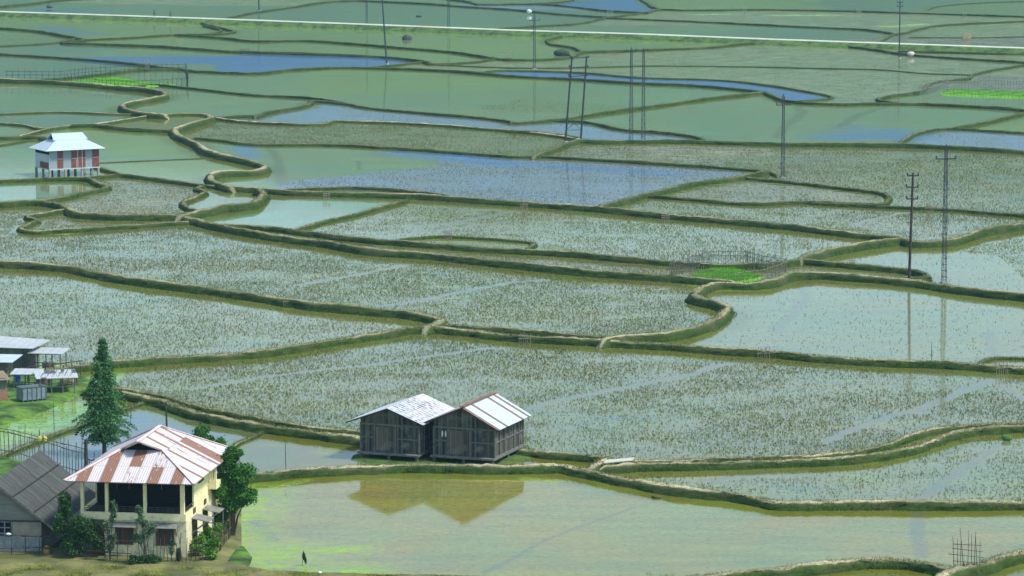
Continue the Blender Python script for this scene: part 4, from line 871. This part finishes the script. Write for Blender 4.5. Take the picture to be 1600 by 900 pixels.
def pole(px, py, top, label, arms, r=.16, name='power_pole', cat='power pole', z=0, mat=None, group=None):
    tx, ty = top; h = height(px, py, ty, z); t = thing(name, un(px, py, z), 0, label, cat, group); p = un(px, py, z)
    lean = (tx - px) / scl(py)
    b = MB(); b.tube((0, 0, -.6), (lean, 0, h), r, r * .7, 8); b.build('pole', mat or M_iron, t)
    if arms: c_ = MB(); c_.tube((0, 0, -.4), (0, 0, .15), r * 3, r * 2.6, 10); c_.build('footing', M_conc, t)
    for x0, x1, dz in arms: arm(t, lean * (1 - dz / h) + x0, lean * (1 - dz / h) + x1, h - dz)
    return t
pole(1420, 443, (1424, 270), 'dark single pole with three short crossarms standing on the curved bank at right', [(-.6, .6, .3), (-.65, .6, 1.5), (-.6, .6, 2.7)], mat=m_var('rusty_pole', (.045, .035, .032), (.08, .06, .052), 3))
pole(604.5, 100, (597, -12), 'dark leaning pole rising past the pale road out of the picture', [(-.8, .8, .4)], r=.17)
pole(405, 17, (403, -60), 'dark pole cut by the top edge left of the centre, its foot on a bank', [(-.8, .8, .4)], r=.17)
pole(1405, 91, (1405, 1), 'dark straight pole with a crossarm at its top, crossing the road at right', [(-.6, .6, .35), (-.6, .6, 1.2)], r=.15)
# the leaning double pole
hA = height(883, 222, 88); t = thing('double_power_pole', un(883, 222), 0, 'leaning double pole tied by three crossarms and a low cross brace', 'power pole'); dx = 24 / scl(222); ln = 10.5 / scl(222)
for k in (0, 1): b = MB(); b.tube((k * dx, k * .35, -.5), (ln + k * dx * .95, k * .35, hA), .15, .12, 8); b.build('pole', M_iron, t); c_ = MB(); c_.tube((k * dx, k * .35, -.3), (k * dx, k * .35, .15), .4, .35, 8); c_.build('footing', M_conc, t)
for dz in (.2, 1.6, 2.9):
    f = 1 - dz / hA; b = MB(); b.bar((ln * f - .3, -.15, hA - dz - .1), (ln * f + dx * .95 + .35, .3, hA - dz + .05), .12); a = b.build('crossarm', M_iron, t)
    for x in (-.25, dx * .95 + .3): q = MB(); q.tube((ln * f + x, -.1 if x < 0 else .3, hA - dz), (ln * f + x, -.1 if x < 0 else .3, hA - dz + .3), .13, .08, 6); q.build('insulator', INS, a)
f0, f1 = .135, .2; b = MB(); zz = hA * .14
b.bar((ln * .14, 0, zz), (ln * .14 + dx * .98, .3, zz), .07); b.bar((ln * .14, 0, zz), (ln * .17 + dx * .5, .2, zz + 1.0), .07); b.bar((ln * .14 + dx, .3, zz), (ln * .17 + dx * .5, .2, zz + 1.0), .07); b.build('cross_brace', M_iron, t)
for px, py, ty, lb in ((447, 733, 688, 'thin bare stake standing in the grey pond left of the granaries'), (85, 672, 628, 'thin stake standing in the green algae pond'), (261, 676, 628, 'stout dark post standing in the blue pond behind the house'), (313, 668, 646, 'short thin stake near the dry bank of the blue pond'), (203, 655, 632, 'leaning thin stake in the pond just right of the conifer'), (1456, 563, 537, 'slim stake standing in the still water near the right edge')):
    pole(px, py, (px + (3 if px in (203,) else -1), ty), lb, [], r=.03 if px != 261 else .09, name='wooden_stake', cat='stake', mat=M_darkwood, group='stakes in the water')

# ------------------------------------------------------------------ fences
def fence(pts, z, h, step, label, rails=(.3, .75), r=.028, mat=None, var=.25, name='bamboo_fence', mw=None, broad=1, cat='fence', lean=.06):
    mat = mat or M_bamboo; w = [un(x, y, z) for x, y in pts]; o0 = w[0].copy(); t = thing(name, o0, 0, label, cat)
    l = resample(w, step); n = len(l)
    me = MB().tube((0, 0, -.25), (0, 0, 1), r, r * .8, 5).build('picket', mat, t).data
    first = [c_ for c_ in t.children][0]; C.collection.objects.unlink(first); bpy.data.objects.remove(first)
    for i, p in enumerate(l):
        o = bpy.data.objects.new('picket', me); C.collection.objects.link(o); o.parent = t; o.location = p - o0 + Vector((random.uniform(-.04, .04), random.uniform(-.04, .04), 0))
        s = random.uniform(.8, 1.3); o.scale = (s, s, h * random.uniform(1 - var, 1 + var)); o.rotation_euler = (random.uniform(-lean, lean), random.uniform(-lean, lean), 0)
    for q in rails:
        b = MB()
        for a, c_ in zip(w, w[1:]):
            e = (c_ - a).normalized() * .25
            b.tube(a - o0 - e + Vector((0, -.04, h * q + random.uniform(-.06, .06))), c_ - o0 + e + Vector((0, -.04, h * q + random.uniform(-.06, .06))), r * 1.1, r * .9, 5)
        b.build('rail', mat, t)
    return t
fence([(1046, 428), (1088, 414), (1112, 408), (1165, 408), (1195, 416), (1228, 421)], .5, 1.3, .26, 'back run of the bamboo paling round the central green seed bed', (.45, .8), mat=m_var('grey_bamboo', (.05, .055, .045), (.17, .18, .14), 4))
fence([(1048, 428), (1075, 433), (1110, 437), (1155, 441), (1190, 437), (1228, 424)], .35, 1.15, .32, 'front run of the bamboo paling round the central green seed bed', (.85,), mat=m_var('grey_bamboo_front', (.13, .13, .085), (.28, .28, .2), 4))
fence([(10, 124), (45, 124), (95, 124), (150, 118), (215, 114), (290, 112), (294, 133)], .5, 1.6, 1.1, 'tall thin stick fence behind the far left green seed bed', (.5, .9), r=.04, mat=M_darkwood)
fence([(108, 130), (150, 134), (205, 137), (240, 135), (275, 133), (294, 133)], .3, 1.4, .9, 'sparse stick fence in front of the far left green seed bed', (.8,), r=.04, mat=M_darkwood)
fence([(1438, 146), (1460, 140), (1482, 133), (1540, 132), (1640, 134)], .5, 1.6, .55, 'dense stick fence behind the far right green seed bed', (.4, .9), r=.035, mat=m_var('pale_sticks', (.15, .17, .13), (.3, .32, .25), 4))
fence([(1440, 147), (1500, 150), (1560, 153), (1640, 157)], .1, 1.3, .7, 'thin stick fence in front of the far right green seed bed', (.9,), r=.035, mat=m_var('pale_sticks_front', (.15, .17, .13), (.3, .32, .25), 4))
fence([(-25, 704), (20, 710), (60, 722), (100, 734), (134, 743)], .4, 2.0, .42, 'long rail and picket fence between the bright lawn and the pond', (.12, .82, .95), r=.035, mat=m_var('mossy_wood', (.08, .10, .07), (.22, .23, .16), 3))
fence([(138, 743), (150, 744), (164, 745)], .4, 1.4, .16, 'short dark close set paling right of the thick fence post', (.15, .85), r=.04, mat=M_darkwood)
o = MB().tube((0, 0, -.3), (0, 0, 2.7), .16, .12, 8).build('fence_post', M_darkwood); o.location = un(135, 744, .4); tag(o, 'thick dark post at the right end of the long pond fence', 'post')
fence([(-25, 866), (40, 866), (70, 867), (165, 872), (200, 875)], .3, 1.25, .9, 'weathered pole fence running before the cottage and the dark bush', (.35, .98), r=.03, mat=M_darkwood)
fence([(218, 876), (250, 878), (275, 878), (296, 879)], .3, 1.5, .24, 'uneven stick fence in front of the cream house wall', (), r=.022, mat=m_var('dark_sticks', (.04, .045, .03), (.12, .12, .08), 4), lean=.16, var=.35)
fence([(299, 878), (315, 880), (335, 873), (352, 853), (362, 838)], .15, 1.5, .32, 'weedy stick fence along the garden strip right of the house', (.45,), r=.03, mat=m_var('brown_sticks', (.05, .045, .03), (.13, .12, .08), 4), lean=.12)
fence([(14, 600), (48, 596), (100, 590), (126, 586)], .35, 1.3, .9, 'dark crooked pole fence threading between the farm sheds', (.5, .95), r=.045, mat=M_darkwood, lean=.1)
for px, py, w, lb in ((60, 600, .5, 'dark crate pile under the left end of the low open shelter'), (104, 601, .45, 'dark crate pile at the right end of the low open shelter'), (66, 578, .5, 'dark feed crates under the open lean-to')):
    t = thing('crate_pile', un(px, py, .35), random.uniform(0, 40), lb, 'crates')
    for k in range(4): MB().box((k % 2) * w * 1.05, (k % 2) * w * 1.05 + w, 0, w, (k // 2) * (w * .62), (k // 2) * (w * .62) + w * .6).build('crate', M_gray2 if k % 2 else M_darkwood, t)
# loose bamboo lattice at the bottom right
t = thing('bamboo_lattice_gate', un(1491, 886, .5), -8, 'open bamboo lattice screen standing on the bank at bottom right', 'bamboo gate')
for k, (x, hh, ln_) in enumerate(((0, 2.0, -.12), (.22, 1.85, -.05), (.38, 1.8, .02), (.62, 2.55, -.3), (.85, 2.4, .03), (1.08, 2.2, -.02), (1.25, 2.3, .06), (1.45, 2.1, -.14), (1.6, 1.7, 0))):
    b = MB(); b.tube((x, random.uniform(-.03, .03), -.3), (x + ln_, 0, hh), .028, .015, 5); b.build('upright', M_darkwood if k % 3 == 0 else M_beam, t)
for z0, z1, xa, xb in ((1.5, 1.45, -.1, 1.7), (1.22, 1.05, -.15, 1.75), (.85, .68, -.4, 1.85), (.42, .3, -.1, 1.55)):
    b = MB(); b.tube((xa, -.05, z0), (xb, -.05, z1), .024, .02, 5); b.build('crossbar', M_brown, t)

# sluice screens of split bamboo, each set in the face of a bank
M_sl = m_var('bamboo_red', (.20, .17, .12), (.34, .29, .21), 4)
def screen(px, py, z, w, label, n=6, hh=.8, mat=None):
    t = thing('bamboo_sluice_screen', un(px, py, z), random.uniform(-15, 15), label, 'sluice screen', 'bamboo sluice screens set in the banks')
    for k in range(n):
        x = -w / 2 + w * k / (n - 1); b = MB(); b.tube((x, 0, -.5), (x + random.uniform(-.08, .08), random.uniform(-.05, .05), hh * random.uniform(.75, 1.15)), .035, .03, 5); b.build('stake', mat or M_sl, t)
    b = MB(); b.tube((-w / 2 - .1, -.04, hh * .35), (w / 2 + .1, -.04, hh * .4), .03, n=5); b.tube((-w / 2 - .1, -.04, hh * .7), (w / 2 + .1, -.04, hh * .65), .03, n=5); b.build('rail', mat or M_sl, t)
for px, py, lb in ((820, 534, 'screen on the long bank right of the junction, nearest the picture centre'), (1193, 557, 'low screen on the long bank below the still green water'), (1566, 580, 'reddish screen on the long bank by the right edge'), (1040, 344, 'small screen set in the straight bank above the central seed bed'),
    (819, 327, 'small screen in the bank under the blue stubble field'), (510, 309, 'twiggy screen in the bank above the small triangular field'), (590, 394, 'screen with a white scrap in the double bank below the thin field'), (450, 476, 'pale screen in the sweeping left hand bank'), (351, 358, 'dark screen where the double bank begins at left'), (700, 371, 'screen on the low bank of the thin island field'),
    (886, 397, 'small screen on the bank left of the central seed bed'), (1452, 329, 'pale screen on the thin bank beside the tallest lattice pole'), (1330, 414, 'leaning stick screen on the curved bank right of the seed bed'), (1036, 410, 'screen of sticks at the left tip of the central seed bed'), (1400, 162, 'small screen on the bank in front of the far right seed bed')):
    screen(px, py, .25, 1.0 if py > 500 else .8, lb)
M_ply = m_var('pale_sticks_far', (.26, .26, .19), (.38, .37, .27), 3)
for px, py, w, h, lb in ((281, 53, 1.6, 1.9, 'pale stick frame on a far bank near the road at left'), (790, 91, 2.2, 2.0, 'pale stick frame standing in the bright green field below the road'), (868, 56, 1.6, 2.0, 'pale stick frame at the near side of the road'), (953, 26, 1.5, 1.8, 'pale stick frame where three far banks meet'), (1372, 63, 1.6, 1.8, 'pale stick frame at the edge of the dark muddy plot'), (1164, 18, 1.0, 1.2, 'small pale frame on the far bank above the road'), (1342, 20, 1.1, .9, 'low grey frame on the far bank left of the straight pole'), (1507, 25, .9, 1.1, 'tiny pale frame on the far bank right of the straight pole'), (230, 104, .8, 1.4, 'pinkish frame behind the far left seed bed')):
    screen(px, py, .2, w, lb, 6, h, M_ply)

# ------------------------------------------------------------------ small things
def lump(name, px, py, z, r, mat, label, cat, jit=.12, n=10):
    b = MB(); b.sphere((0, 0, r[2] * .7), r, n, jit=jit); o = b.build(name, mat, smooth=True); o.location = un(px, py, z); return tag(o, label, cat)
M_whit = m_var('white_cloth', (.75, .76, .76), (.85, .86, .86), 3)
lump('white_bundle', 827, 20, .4, (.6, .45, .5), M_whit, 'bright white round bundle on a far bank above the road', 'bundle')
lump('white_rock', 1423, 87, .3, (.75, .5, .5), m_var('pale_rock', (.5, .5, .46), (.65, .64, .58), 1), 'whitish boulder on the bank right of the straight pole', 'boulder', .2)
lump('white_scrap', 500, 896, .35, (.12, .1, .08), M_whit, 'small white stone lying at the edge of the grassy bank at the bottom', 'stone', .2)
lump('dark_hay_heap', 636, 67, -.65, (1.15, 1.0, 1.1), m_var('dark_heap', (.04, .04, .05), (.09, .085, .09), 2), 'dark dome shaped heap alone in the bright green far field', 'heap', .06)
lump('bank_bush', 878, 87, 0, (1.6, 1.0, .8), m_var('dark_scrub', (.03, .05, .025), (.07, .1, .05), 2, bump=.8), 'low dark scrub at the tip of the bright green field behind the double pole', 'scrub', .25, 12)
lump('brush_heap', 384, 82, .1, (1.1, .6, .45), m_var('grey_brush', (.08, .085, .075), (.16, .16, .14), 2, bump=.8), 'grey heap of brushwood on the bank above the deep blue water', 'brush heap', .3, 12)
lump('dark_brush_heap', 78, 12, .3, (.9, .5, .4), m_var('dark_brush', (.05, .06, .07), (.12, .13, .14), 2, bump=.8), 'dark brush heap on the topmost left bank', 'brush heap', .3, 12)
o = MB(); o.box(-.9, .9, -.3, .3, 0, .7); o.box(-.75, .75, -.25, .25, .7, 1.0); o = o.build('hay_stack', m_var('orange_straw', (.42, .3, .17), (.55, .42, .26), 2)); o.location = un(1511, 60, .2); tag(o, 'orange straw stack beside the dark muddy plot near the right edge', 'straw stack')
lump('clay_pot', 73, 866, .3, (.26, .24, .36), m_var('clay', (.30, .17, .06), (.42, .26, .1), 3), 'orange brown jar standing at the corner of the cottage', 'jar', .02, 12)
lump('black_sack', 279, 876, .3, (.2, .16, .5), m_var('black_cloth', (.012, .012, .014), (.03, .03, .03), 3), 'black sack hanging on the stick fence before the cream wall', 'sack', .08)
BIRD = lump('white_bird', 14, 866, .3, (.17, .08, .1), M_whit, 'small white bird perched on the fence rail by the cottage window', 'bird', .15); BIRD.location.z = 1.55
b = MB()
for x in (-.22, .12): b.sphere((x, 0, 0), (.2, .07, .22), 8, jit=.12)
b.sphere((.05, 0, .22), (.05, .05, .1), 6); o = b.build('yellow_cloth', m_var('yellow', (.62, .58, .08), (.78, .74, .2), 4)); o.location = un(68, 682, .4); o.location = un(68, 724, .4) + Vector((0, -.05, 1.85)); tag(o, 'bright yellow cloth hung over the pond fence', 'cloth')
# scarecrow in the near water
t = thing('scarecrow', un(471.5, 884, 0), 0, 'black scarecrow on a thin stick in the near water', 'scarecrow')
b = MB(); b.tube((0, 0, -.3), (.12, 0, 1.0), .02, .015, 5); b.build('stick', M_darkwood, t)
b = MB(); b.sphere((.14, 0, .62), (.12, .07, .26), 8, jit=.12); b.sphere((.24, 0, .38), (.09, .06, .2), 8, jit=.12); b.sphere((.12, 0, .84), (.06, .05, .1), 8); b.sphere((.27, 0, .18), (.05, .04, .1), 6); b.build('black_cloth', m_var('scarecrow_cloth', (.008, .015, .01), (.025, .04, .03), 3), t)
# plank bridge
t = thing('plank_footbridge', un(943, 723, .62), 0, 'pale plank footbridge joining the two dry banks', 'footbridge')
for k in range(4):
    b = MB(); b.bar((.0 + .06 * k, .28 * k, 0), (2.15 + .06 * k, .9 + .28 * k, .03), .25, .06); b.build('plank', m_var('bleached_plank', (.42, .42, .37), (.55, .54, .48), 3), t)
b = MB(); b.tube((1.0, .7, -.7), (1.0, .7, -.05), .05); b.build('prop', M_beam, t)
lump('weed_clump', 1572, 688, 0, (.4, .3, .25), m_var('weed', (.05, .12, .02), (.1, .2, .04), 5), 'dark green weed clump in the water channel under the right hand double bank', 'weed', .3)
lump('floating_clump', 1025, 778, 0, (.35, .2, .1), m_var('floating_weed', (.05, .07, .02), (.1, .12, .04), 5), 'small dark clump floating in the near field', 'weed', .3)
lump('mud_lump', 654, 26, 0, (.8, .5, .25), m_var('mud_dark', (.06, .06, .05), (.12, .11, .09), 2), 'small dark islet in the far teal water beyond the road', 'islet', .2)
for px, py in ((950, 722),): pass

# two people on the road
def person(px, py, rz, shirt, legs, label, stride):
    t = thing('person', un(px, py, 1.0), rz, label, 'person'); me = bpy.data.meshes.new('body')
    J = [((0, 0, .93), .135), ((0, 0, 1.15), .12), ((0, 0, 1.36), .15), ((0, 0, 1.48), .055), ((0, -.02, 1.60), .095), ((0, -.02, 1.70), .07),
         ((.09, -.02 - stride * .15, .5), .062), ((.1, -.02 - stride * .32, .08), .045), ((.1, -.16 - stride * .32, .04), .04), ((-.09, stride * .12, .5), .062), ((-.1, .02 + stride * .34, .1), .045), ((-.1, -.12 + stride * .34, .04), .04),
         ((.19, 0, 1.38), .055), ((.25, stride * .12, 1.1), .045), ((.24, stride * .05 - .08, .86), .035), ((-.19, 0, 1.38), .055), ((-.25, -stride * .14, 1.1), .045), ((-.24, -stride * .22, .86), .035)]
    E_ = [(0, 1), (1, 2), (2, 3), (3, 4), (4, 5), (0, 6), (6, 7), (7, 8), (0, 9), (9, 10), (10, 11), (2, 12), (12, 13), (13, 14), (2, 15), (15, 16), (16, 17)]
    me.from_pydata([j[0] for j in J], E_, []); bm_ = bmesh.new(); bm_.from_mesh(me); bm_.verts.layers.skin.verify(); bm_.to_mesh(me); bm_.free(); o = bpy.data.objects.new('body', me); C.collection.objects.link(o)
    for v, j in zip(me.skin_vertices[0].data, J): v.radius = (j[1], j[1])
    me.skin_vertices[0].data[0].use_root = True
    sk = o.modifiers.new('skin', 'SKIN'); sk.use_smooth_shade = True; o.modifiers.new('sub', 'SUBSURF').levels = 1
    o.modifiers['sub'].render_levels = 1; dg = bpy.context.evaluated_depsgraph_get(); m2 = bpy.data.meshes.new_from_object(o.evaluated_get(dg))
    o.modifiers.clear(); o.data = m2; m2.materials.clear()
    for m_ in (m_var('skin_tone', (.30, .17, .11), (.34, .2, .13), 3), shirt, legs): m2.materials.append(m_)
    for p in m2.polygons:
        c_ = p.center; p.material_index = 0 if c_.z > 1.46 or c_.z < .07 or (abs(c_.x) > .19 and c_.z < 1.0) else 1 if c_.z > .95 else 2
    o.parent = t; b = MB(); b.sphere((0, .02, 1.655), (.105, .11, .11), 10); b.build('hair', m_var('black_hair', (.008, .008, .009), (.02, .018, .018), 5), t, smooth=True); return t
def cl(n, c_): return m_var(n, c_, tuple(q * 1.4 for q in c_), 3)
person(241, 26, 80, cl('shirt_navy', (.02, .03, .07)), cl('trousers_dark', (.02, .02, .03)), 'person in navy walking along the road, left of the pair', .7)
person(266, 27, 100, cl('shirt_brown', (.08, .05, .06)), cl('trousers_grey', (.05, .05, .06)), 'person in brownish clothes walking along the road, right of the pair', .5)

# ------------------------------------------------------------------ trees and plants
def leafmat(name, c1, c2):
    m = Mat(name, .75, .25); oc = m.N('TexCoord').outputs['Object']; a = m.attr('rnd'); sp = m.N('SeparateColor'); m.l.new(a.outputs['Color'], sp.inputs[0])
    f = m.math('ADD', m.math('MULTIPLY', sp.outputs[0], .6), m.math('MULTIPLY', m.noise(oc, 1.2, 3, .6), .5)); m.base(m.mix(m.ramp(f, .25, .85), c1, c2))
    m.b.inputs['Subsurface Weight'].default_value = 0; return m.m
L_con = leafmat('conifer_needles', (.012, .055, .018), (.09, .27, .07)); L_dk = leafmat('dark_leaves', (.012, .045, .014), (.06, .16, .035)); L_br = leafmat('bright_leaves', (.015, .06, .01), (.08, .26, .03)); L_gr = leafmat('grey_green_leaves', (.03, .07, .035), (.13, .22, .11)); L_we = leafmat('weed_leaves', (.05, .15, .015), (.17, .36, .04))
M_bark = m_var('bark', (.05, .042, .032), (.12, .1, .08), 5, .95, stretch=(1, 1, .3), bump=.5)
def leaves(name, P, size, mat, parent, asp=.55, droop=0.0, D=None):
    P = np.asarray(P); n = len(P); a = rng.normal(0, 1, (n, 3)); 
    if D is not None: a = D + a * .45
    a[:, 2] -= droop; a /= np.linalg.norm(a, axis=1)[:, None]; b = np.cross(a, rng.normal(0, 1, (n, 3))); b /= np.linalg.norm(b, axis=1)[:, None]
    s = size * rng.uniform(.6, 1.3, (n, 1)); V = np.empty((n, 4, 3)); V[:, 0] = P; V[:, 1] = P + a * s * .5 + b * s * asp * .5; V[:, 2] = P + a * s; V[:, 3] = P + a * s * .5 - b * s * asp * .5
    r = np.repeat(rng.random(n), 4); A_ = np.stack([r, r, r, np.ones_like(r)], -1)
    return np_mesh(name, V.reshape(-1, 3), np.arange(n * 4).reshape(n, 4), mat, parent, attrs={'rnd': A_})
def blob_points(cen, rad, n, shell=.55):
    v = rng.normal(0, 1, (n, 3)); v /= np.linalg.norm(v, axis=1)[:, None]; r = shell + (1 - shell) * rng.random((n, 1)) ** .7; return np.array(cen) + v * r * np.array(rad) * (1 + .12 * rng.normal(0, 1, (n, 1)))
def conifer():
    h = height(163, 706, 526, .3); t = thing('conifer_tree', un(163, 706, .3), 0, 'tall dark green conifer with drooping layered branches between pond and house', 'tree')
    b = MB(); b.tube((0, 0, -.3), (.05, 0, h * .5), .17, .1, 8); b.tube((.05, 0, h * .5), (0, 0, h), .1, .02, 8)
    P = []; D = []; br = b; z = .9
    while z < h - .15:
        f = (z - .9) / (h - .9); R0 = (2.3 * (1 - f) ** .92) * (1 if f > .1 else .55 + 4.5 * f) * (1 + .13 * math.sin(z * 3.1)) + .12; nb = int(8 + 6 * (1 - f)); ph = random.random() * 6
        for k in range(nb):
            a = ph + 2 * math.pi * k / nb + random.uniform(-.3, .3); L = R0 * random.uniform(.45, 1.2); dr = random.uniform(.05, .3) * L
            d = np.array([math.cos(a), math.sin(a), 0]); br.tube((0, 0, z), (d[0] * L * .8, d[1] * L * .8, z - dr * .2), .025, .01, 4)
            n = int(52 * L + 16); u = rng.random(n) ** .75; p = d * (u[:, None] * L); p[:, 2] = z + .15 * np.sin(u * 2.5) * L - dr * u ** 2 * 1.6
            side = np.array([-d[1], d[0], 0]); wv = rng.normal(0, 1, n) * .17 * (1.15 - u) * L; p += side * wv[:, None]; p[:, 2] += rng.normal(0, .07, n) - np.abs(wv) * .25
            P.append(p); D.append(np.repeat(d[None] * .8 + np.array([[0, 0, -.25]]), n, 0) + side * np.sign(wv)[:, None] * .5)
        z += random.uniform(.26, .46) * (1 - .35 * f)
    br.build('trunk', M_bark, t); leaves('crown', np.concatenate(P), .19, L_con, t, .38, .15, np.concatenate(D))
conifer()
def broadleaf(px, py, z, blobs, label, n=900, size=.15, mat=L_dk, trunk=.11, group=None, name='broadleaf_tree', cat='tree', stems=1, sub=7):
    t = thing(name, un(px, py, z), 0, label, cat, group); b = MB()
    for s in range(stems):
        x0 = random.uniform(-.15, .15) * (stems > 1)
        for c_, r in blobs:
            m = Vector((c_[0] * .35 + x0, c_[1] * .35, c_[2] * .5)); b.tube((x0, 0, -.3), m, trunk, trunk * .7, 7); b.tube(m, c_, trunk * .7, trunk * .25, 6)
    b.build('trunk', M_bark, t); P = []
    for c_, r in blobs:
        for k in range(sub):
            v = np.array([random.gauss(0, 1) for _ in range(3)]); v /= np.linalg.norm(v); q = np.array(c_) + v * np.array(r) * random.uniform(.35, .8); rr = np.array(r) * random.uniform(.28, .5)
            P.append(blob_points(q, rr, int(n / sub), .35))
        P.append(blob_points(c_, np.array(r) * .55, int(n * .35), .1))
    leaves('crown', np.concatenate(P), size, mat, t); return t
broadleaf(364, 838, .1, [((.1, 0, 5.6), (.7, .9, .8)), ((-.5, .2, 5.0), (.75, 1.0, .85)), ((.3, .1, 4.5), (1.1, 1.2, .9)), ((-.7, 0, 3.5), (1.0, 1.1, 1.0)), ((.45, 0, 3.5), (1.15, 1.3, 1.0)), ((.95, 0, 2.7), (.85, 1.0, .75)), ((.1, 0, 2.6), (1.1, 1.0, .8)), ((-.1, 0, 2.2), (.75, .9, .7)), ((-.9, .2, 1.5), (.5, .7, .7))],
          'bushy dark green tree leaning over the pond beside the right wall of the house', n=2600, size=.15, mat=L_br, trunk=.09)
broadleaf(318, 800, .3, [((-.1, 0, 5.7), (.75, .7, .75)), ((.1, 0, 4.9), (1.1, .9, .9)), ((1.0, .2, 4.5), (.8, .7, .85)), ((-.4, .2, 4.0), (.8, .8, .9)), ((.3, 0, 3.2), (.9, .9, .9))], 'smaller tree showing its bright top just above the rear of the tin roof', n=1900, size=.14, mat=L_br, trunk=.08)
broadleaf(118, 870, .3, [((-.9, .2, 2.2), (.75, .8, 1.2)), ((0, 0, 2.0), (1.0, .9, 1.2)), ((-.7, .2, 3.6), (.45, .5, .9)), ((.8, 0, 1.6), (.8, .7, .9)), ((-.2, 0, .9), (1.1, .8, .8)), ((1.3, 0, 1.0), (.6, .5, .6))], 'dense dark bush filling the gap between the cottage and the cream house', n=2000, size=.15, mat=L_dk, trunk=.05, name='large_bush', cat='bush')
broadleaf(172, 876, .3, [((.35, 0, 3.6), (.28, .25, .55)), ((.2, 0, 2.8), (.35, .3, .55)), ((-.2, 0, 2.2), (.45, .35, .5)), ((.15, 0, 1.5), (.35, .3, .5)), ((0, 0, .8), (.3, .3, .45))], 'tall thin sapling in front of the free standing veranda column', n=420, size=.12, mat=L_gr, trunk=.03, name='sapling', cat='sapling', group='saplings in front of the cream house', sub=5)
broadleaf(227, 880, .3, [((-.3, 0, 3.3), (.35, .3, .5)), ((-.1, 0, 2.7), (.45, .4, .5)), ((.1, 0, 2.0), (.8, .6, .45)), ((-.3, 0, 1.6), (.6, .5, .4)), ((.4, 0, 2.3), (.5, .4, .4))], 'leafy sapling with a round crown in front of the middle of the cream house', n=560, size=.12, mat=L_gr, trunk=.035, name='sapling', cat='sapling', group='saplings in front of the cream house', sub=5)
broadleaf(225, 880, .3, [((-.6, -.2, .3), (.5, .4, .32)), ((.1, -.2, .35), (.6, .4, .38)), ((.7, -.2, .3), (.5, .4, .3))], 'low rounded dark green bush at the foot of the cream house wall', n=1000, size=.12, mat=L_dk, trunk=.02, name='low_bush', cat='bush')
broadleaf(268, 878, .3, [((0, 0, .8), (.25, .2, .5)), ((.1, 0, 1.3), (.2, .2, .3))], 'thin grey green shrub between the stick fence and the cream wall', n=260, size=.1, mat=L_gr, trunk=.02, name='thin_shrub', cat='shrub')
for px, py, lb in ((308, 868, 'leafy weed clump at the near right corner of the house'), (322, 860, 'taller weeds in the middle of the garden strip right of the house'), (336, 848, 'yellowish weeds in the strip under the side awnings'), (347, 832, 'weeds at the far end of the garden strip near the tree trunk'), (330, 874, 'bright weeds leaning on the stick fence at the pond corner')):
    broadleaf(px, py, .3, [((0, 0, .5), (.6, .7, .6)), ((.2, .1, 1.05), (.4, .4, .45))], lb, n=1500, size=.15, mat=L_we, trunk=.015, name='weed_clump', cat='weeds', group='weeds right of the house', sub=4)
b = MB()
for k in range(5): b.bar((k * .05, 0, .1 * k), (1.1 + k * .05, .3, 1.3 + .05 * k), .05, .04)
o = b.build('leaning_poles', M_bamboo); o.location = un(122, 868, .3); tag(o, 'bundle of bamboo poles leaning beside the brown door of the cream house', 'poles')
